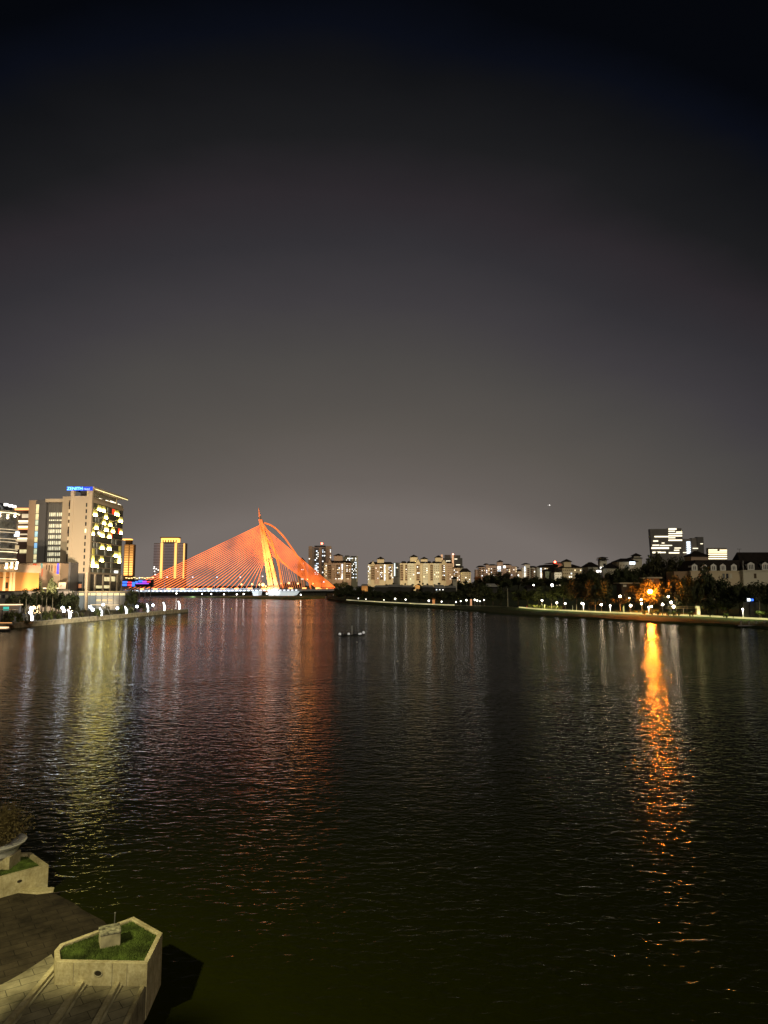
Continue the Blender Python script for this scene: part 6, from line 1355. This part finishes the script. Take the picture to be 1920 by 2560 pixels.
# paving in front of the planter, raised stone strips
MPV = stone_mat('pale_pavers', (.40,.36,.23), .74, .36, .010, .62)
pv = [base_pt(1262,1684,ZP), base_pt(1100,2005,ZP), base_pt(1000,2230,ZP), base_pt(-700,2400,ZP), base_pt(-900,2050,ZP), base_pt(60,1640,ZP), base_pt(200,1560,ZP), base_pt(445,1400,ZP)]
pvp = [(p.x,p.y) for p in pv] + [(rim[4].x+.02, rim[4].y-.1), (rim[1].x-.1, rim[1].y+.15)]
struct('pavement', MB().prism(pvp, -.4, ZP), MPV)
ka, kb2 = base_pt(1250,1690,ZP), base_pt(1000,2230,ZP)
tag(MB().beam(ka+Vector((-.05,0,.004)), kb2+Vector((-.05,0,.004)), .10, .05).build('kerb_edge', M['stone']), 'narrow pale stone kerb along the pavement at the water', 'kerb')
for i, (a, b, wd, d) in enumerate((((478,1525),(60,2030),.13,'leftmost of the three'),((762,1575),(455,2030),.15,'middle of the three, ending below the drain hole'),((1028,1650),(800,2060),.12,'rightmost of the three, nearest the water'))):
    p0, p1 = base_pt(*a, ZP), base_pt(*b, ZP); p1 = p0 + (p1-p0)*1.5
    o = thing('stone_strip', 'raised narrow stone strip on the pavement, ' + d, 'stone strip', (p0.x,p0.y,ZP), 'raised stone strips on the pavement')
    MB().beam(p0+Vector((0,0,.004)), p1+Vector((0,0,.004)), wd, .10).build('strip', M['stone'], o)
    sd = Vector(((p1-p0).normalized().y, -(p1-p0).normalized().x, 0))
    MB().beam(p0-sd*(wd*.9)+Vector((0,0,.004)), p1-sd*(wd*.9)+Vector((0,0,.004)), .05, .04).build('groove_edge', M['oldstone'], o)
# lower dark terrace behind
ZT = .30
tr = [base_pt(-1400,830,ZT), base_pt(0,835,ZT), base_pt(290,850,ZT), base_pt(480,880,ZT), base_pt(640,960,ZT), base_pt(720,1020,ZT), base_pt(900,1115,ZT), base_pt(1000,1250,ZT), base_pt(500,1480,ZT), base_pt(200,1600,ZT), base_pt(-900,2100,ZT), base_pt(-1600,2100,ZT)]
MTR = stone_mat('dark_terrace_stone', (.075,.060,.037), .8, .36, .012, .75, .85)
struct('terrace', MB().prism([(p.x,p.y) for p in tr], -.4, ZT), MTR)
# second planter with pot and shrub
g0 = base_pt(395,800,ZT); ZR2 = P(*C(420,628), g0.y).z
r2 = [base_pt(-420,850,ZR2), base_pt(420,628,ZR2), base_pt(268,520,ZR2), base_pt(60,525,ZR2), base_pt(-420,560,ZR2)]
p2 = thing('planter', 'second pale stone planter with lawn cut by the left frame edge', 'planter', (r2[1].x, r2[1].y, ZT))
in2 = inset(r2, .14); n = len(r2)
vs = [(p.x,p.y,-.3) for p in r2] + [(p.x,p.y,ZR2) for p in r2] + [(p.x,p.y,ZR2) for p in in2] + [(p.x,p.y,ZR2-.3) for p in in2]; fs = []
for i in range(n):
    j = (i+1)%n; fs += [(i,j,n+j,n+i),(n+i,n+j,2*n+j,2*n+i),(2*n+i,2*n+j,3*n+j,3*n+i)]
MB().add(vs, fs).build('wall', M['stone'], p2)
MB().prism([(p.x,p.y) for p in inset(r2,.145)], ZR2-.3, ZR2-.12).build('lawn_soil', ML, p2); blades(inset(r2,.145), ZR2-.124, 7000, .05, 9, ML, p2, 'grass')
dd = (r2[1]-r2[0]).normalized(); nrm = Vector((dd.y,-dd.x,0)); hq = base_pt(85,775,ZR2); 
tt = (hq.x-r2[0].x)/(r2[1].x-r2[0].x); hq = r2[0].lerp(r2[1], tt-.03); hq.z = ZR2-.30; hq = hq+nrm*.01
MB().add([hq+dd*.085*math.cos(a)+Vector((0,0,.05*math.sin(a))) for a in [k*math.pi/8 for k in range(16)]], [tuple(range(16))]).build('drain_hole', M['soil'], p2)
sq = [base_pt(120,870,ZT), base_pt(300,835,ZT), base_pt(470,838,ZT), base_pt(460,868,ZT), base_pt(320,885,ZT)]
tag(MB().prism([(p.x,p.y) for p in sq], ZT, ZT+.06).build('stone_slab', M['stone']), 'loose pale stone slab lying in front of the second planter', 'slab')
# bowl pot on a pedestal, with a wispy shrub
pc = base_pt(-40,640,ZR2-.1); kq = (pc-cam.location).length/F
pb_ = tag(MB().box(pc.x-62*kq*.55, pc.x+36*kq, pc.y-.3, pc.y+.5, ZR2-.14, ZR2+.30).build('pedestal', M['stone']), 'pale stone pedestal block under the bowl pot at left edge', 'pedestal')
pot = thing('bowl_pot', 'wide white conical bowl pot on a pedestal at left frame edge', 'pot', (pc.x, pc.y+.1, ZR2+.30))
zr_ = P(*C(195,440), pc.y).z; rr = abs(P(*C(195,440), pc.y).x - P(*C(-60,440), pc.y).x)
pcx = P(*C(-60,440), pc.y).x
MB().lathe((pcx,pc.y+.1,ZR2+.30), [(rr*.70,0),(rr*.80,(zr_-ZR2-.3)*.45),(rr,zr_-ZR2-.3),(rr*.93,zr_-ZR2-.3),(rr*.9,zr_-ZR2-.36)], 32)  .build('bowl', M['white'], pot, smooth=False)
MB().lathe((pcx,pc.y+.1,ZR2+.30), [(rr*.5,zr_-ZR2-.48),(rr*.91,zr_-ZR2-.42)], 24).build('soil', M['soil'], pot)
sh = thing('shrub', 'bushy straw green shrub growing out of the bowl pot at left edge', 'shrub', (pcx,pc.y+.1,zr_-.1))
r = random.Random(4); vs, fs = [], []
for k in range(900):
    a = r.uniform(0,6.28); el_ = r.uniform(.62,1.5); L = rr*r.uniform(.6,1.5); rad0 = rr*.5*r.random()
    b = Vector((pcx+rad0*math.cos(a), pc.y+.1+rad0*math.sin(a), zr_-.1)); 
    d = Vector((math.cos(a)*math.cos(el_), math.sin(a)*math.cos(el_), math.sin(el_)))
    pv_ = None; sd = Vector((-math.sin(a),math.cos(a),0)); tw_ = r.uniform(0,3)
    for j in range(5):
        t = j/4; c = b + d*L*t + Vector((r.uniform(-.04,.04),r.uniform(-.04,.04),-.25*L*t*t*math.cos(el_)))
        w_ = .016*(1-t)+.003; n_ = len(vs); vs += [c-sd*w_, c+sd*w_]
        if j: fs.append((n_-2,n_-1,n_+1,n_))
    # leaflets
    for j in range(5):
        t = r.uniform(.3,1); c = b+d*L*t+Vector((0,0,-.25*L*t*t*math.cos(el_))); q_ = Vector((r.gauss(0,1),r.gauss(0,1),r.gauss(0,1))).normalized(); s2 = q_.orthogonal().normalized(); n_ = len(vs); s_ = r.uniform(.03,.06)
        vs += [c, c+q_*s_+s2*s_*.35, c+q_*s_*2, c+q_*s_-s2*s_*.35]; fs.append((n_,n_+1,n_+2,n_+3))
MB().add(vs, fs).build('foliage', M['leaf_dry'], sh)
MB().tube([(pcx,pc.y+.1,zr_-.15),(pcx+.05,pc.y+.1,zr_+rr*.7)], [.04,.015], 6).build('stem', M['bark'], sh)
# tree left of the frame whose shadow dapples the pavement
tree('near0', (-11.45, 13.75, ZP), 8.9, 'sparse tree standing left of the frame beside the pavement', 1.9)
# street lamp on the shore, left of the frame
spot('shore_street_light', (-13.0, 12.5, 11.5), (-6.2, 19.0, .8), 7800, (1,.88,.44), 95, .6, .22)
spot('quay_fill', (-48, 205, 17), (-112, 262, 4), 1.7e5, (1,.88,.62), 100, .8, 1.5)  # unseen lamp over the water added to brighten the quay
# unseen fill lamps added to brighten the facades
spot('hotel_fill', (XX(205,1500,250),240,2.6), ((xL+xR)/2,HY0,hz(1330)), 2.7e5, (1,.85,.60), 52, .8, 1)
spot('office_fill', (XX(120,1500,255),255,2.6), (XX(110,1320,OY),OY,oz(1320)), 1.5e5, (1,.72,.50), 60, .8, 1)
spot('mural_fill', (XX(95,1500,270),272,2.0), (XX(95,1430,MY),MY,mz(1430)) if False else (XX(95,1430,MY),MY,Z(1430,MY)), 4.5e4, (1,.70,.36), 120, .8, .6)
for px, w_ in ((842,1.6e5),(950,1.8e5),(1035,2.1e5),(1100,2.1e5)): spot('apartment_fill', P(px,1452,800) , P(px,1425,930), w_, (1,.82,.50), 75, .9, 2)
spot('cluster_fill', P(1240,1450,690), P(1250,1425,760), .6e5, (1,.80,.62), 110, .9, 2)
spot('hill_fill', P(1430,1442,500), P(1430,1420,560), 2.2e4, (1,.84,.55), 110, .9, 1)
spot('mansion_fill', (X(1840,240),236,14), P(1840,1410,290), .5e4, (1,.85,.55), 100, .9, 1)
# ------------------------------------------------------------------ render set-up
S.view_settings.view_transform = 'Standard'; S.view_settings.look = 'None'; S.view_settings.exposure = 0; S.view_settings.gamma = 1
S.render.engine = 'CYCLES'; S.cycles.max_bounces = 4; S.cycles.diffuse_bounces = 1; S.cycles.glossy_bounces = 3; S.cycles.transmission_bounces = 2
S.cycles.sample_clamp_indirect = 4; S.cycles.use_denoising = True; S.cycles.use_light_tree = True; S.cycles.caustics_reflective = False
S.render.resolution_x, S.render.resolution_y = 768, 1024
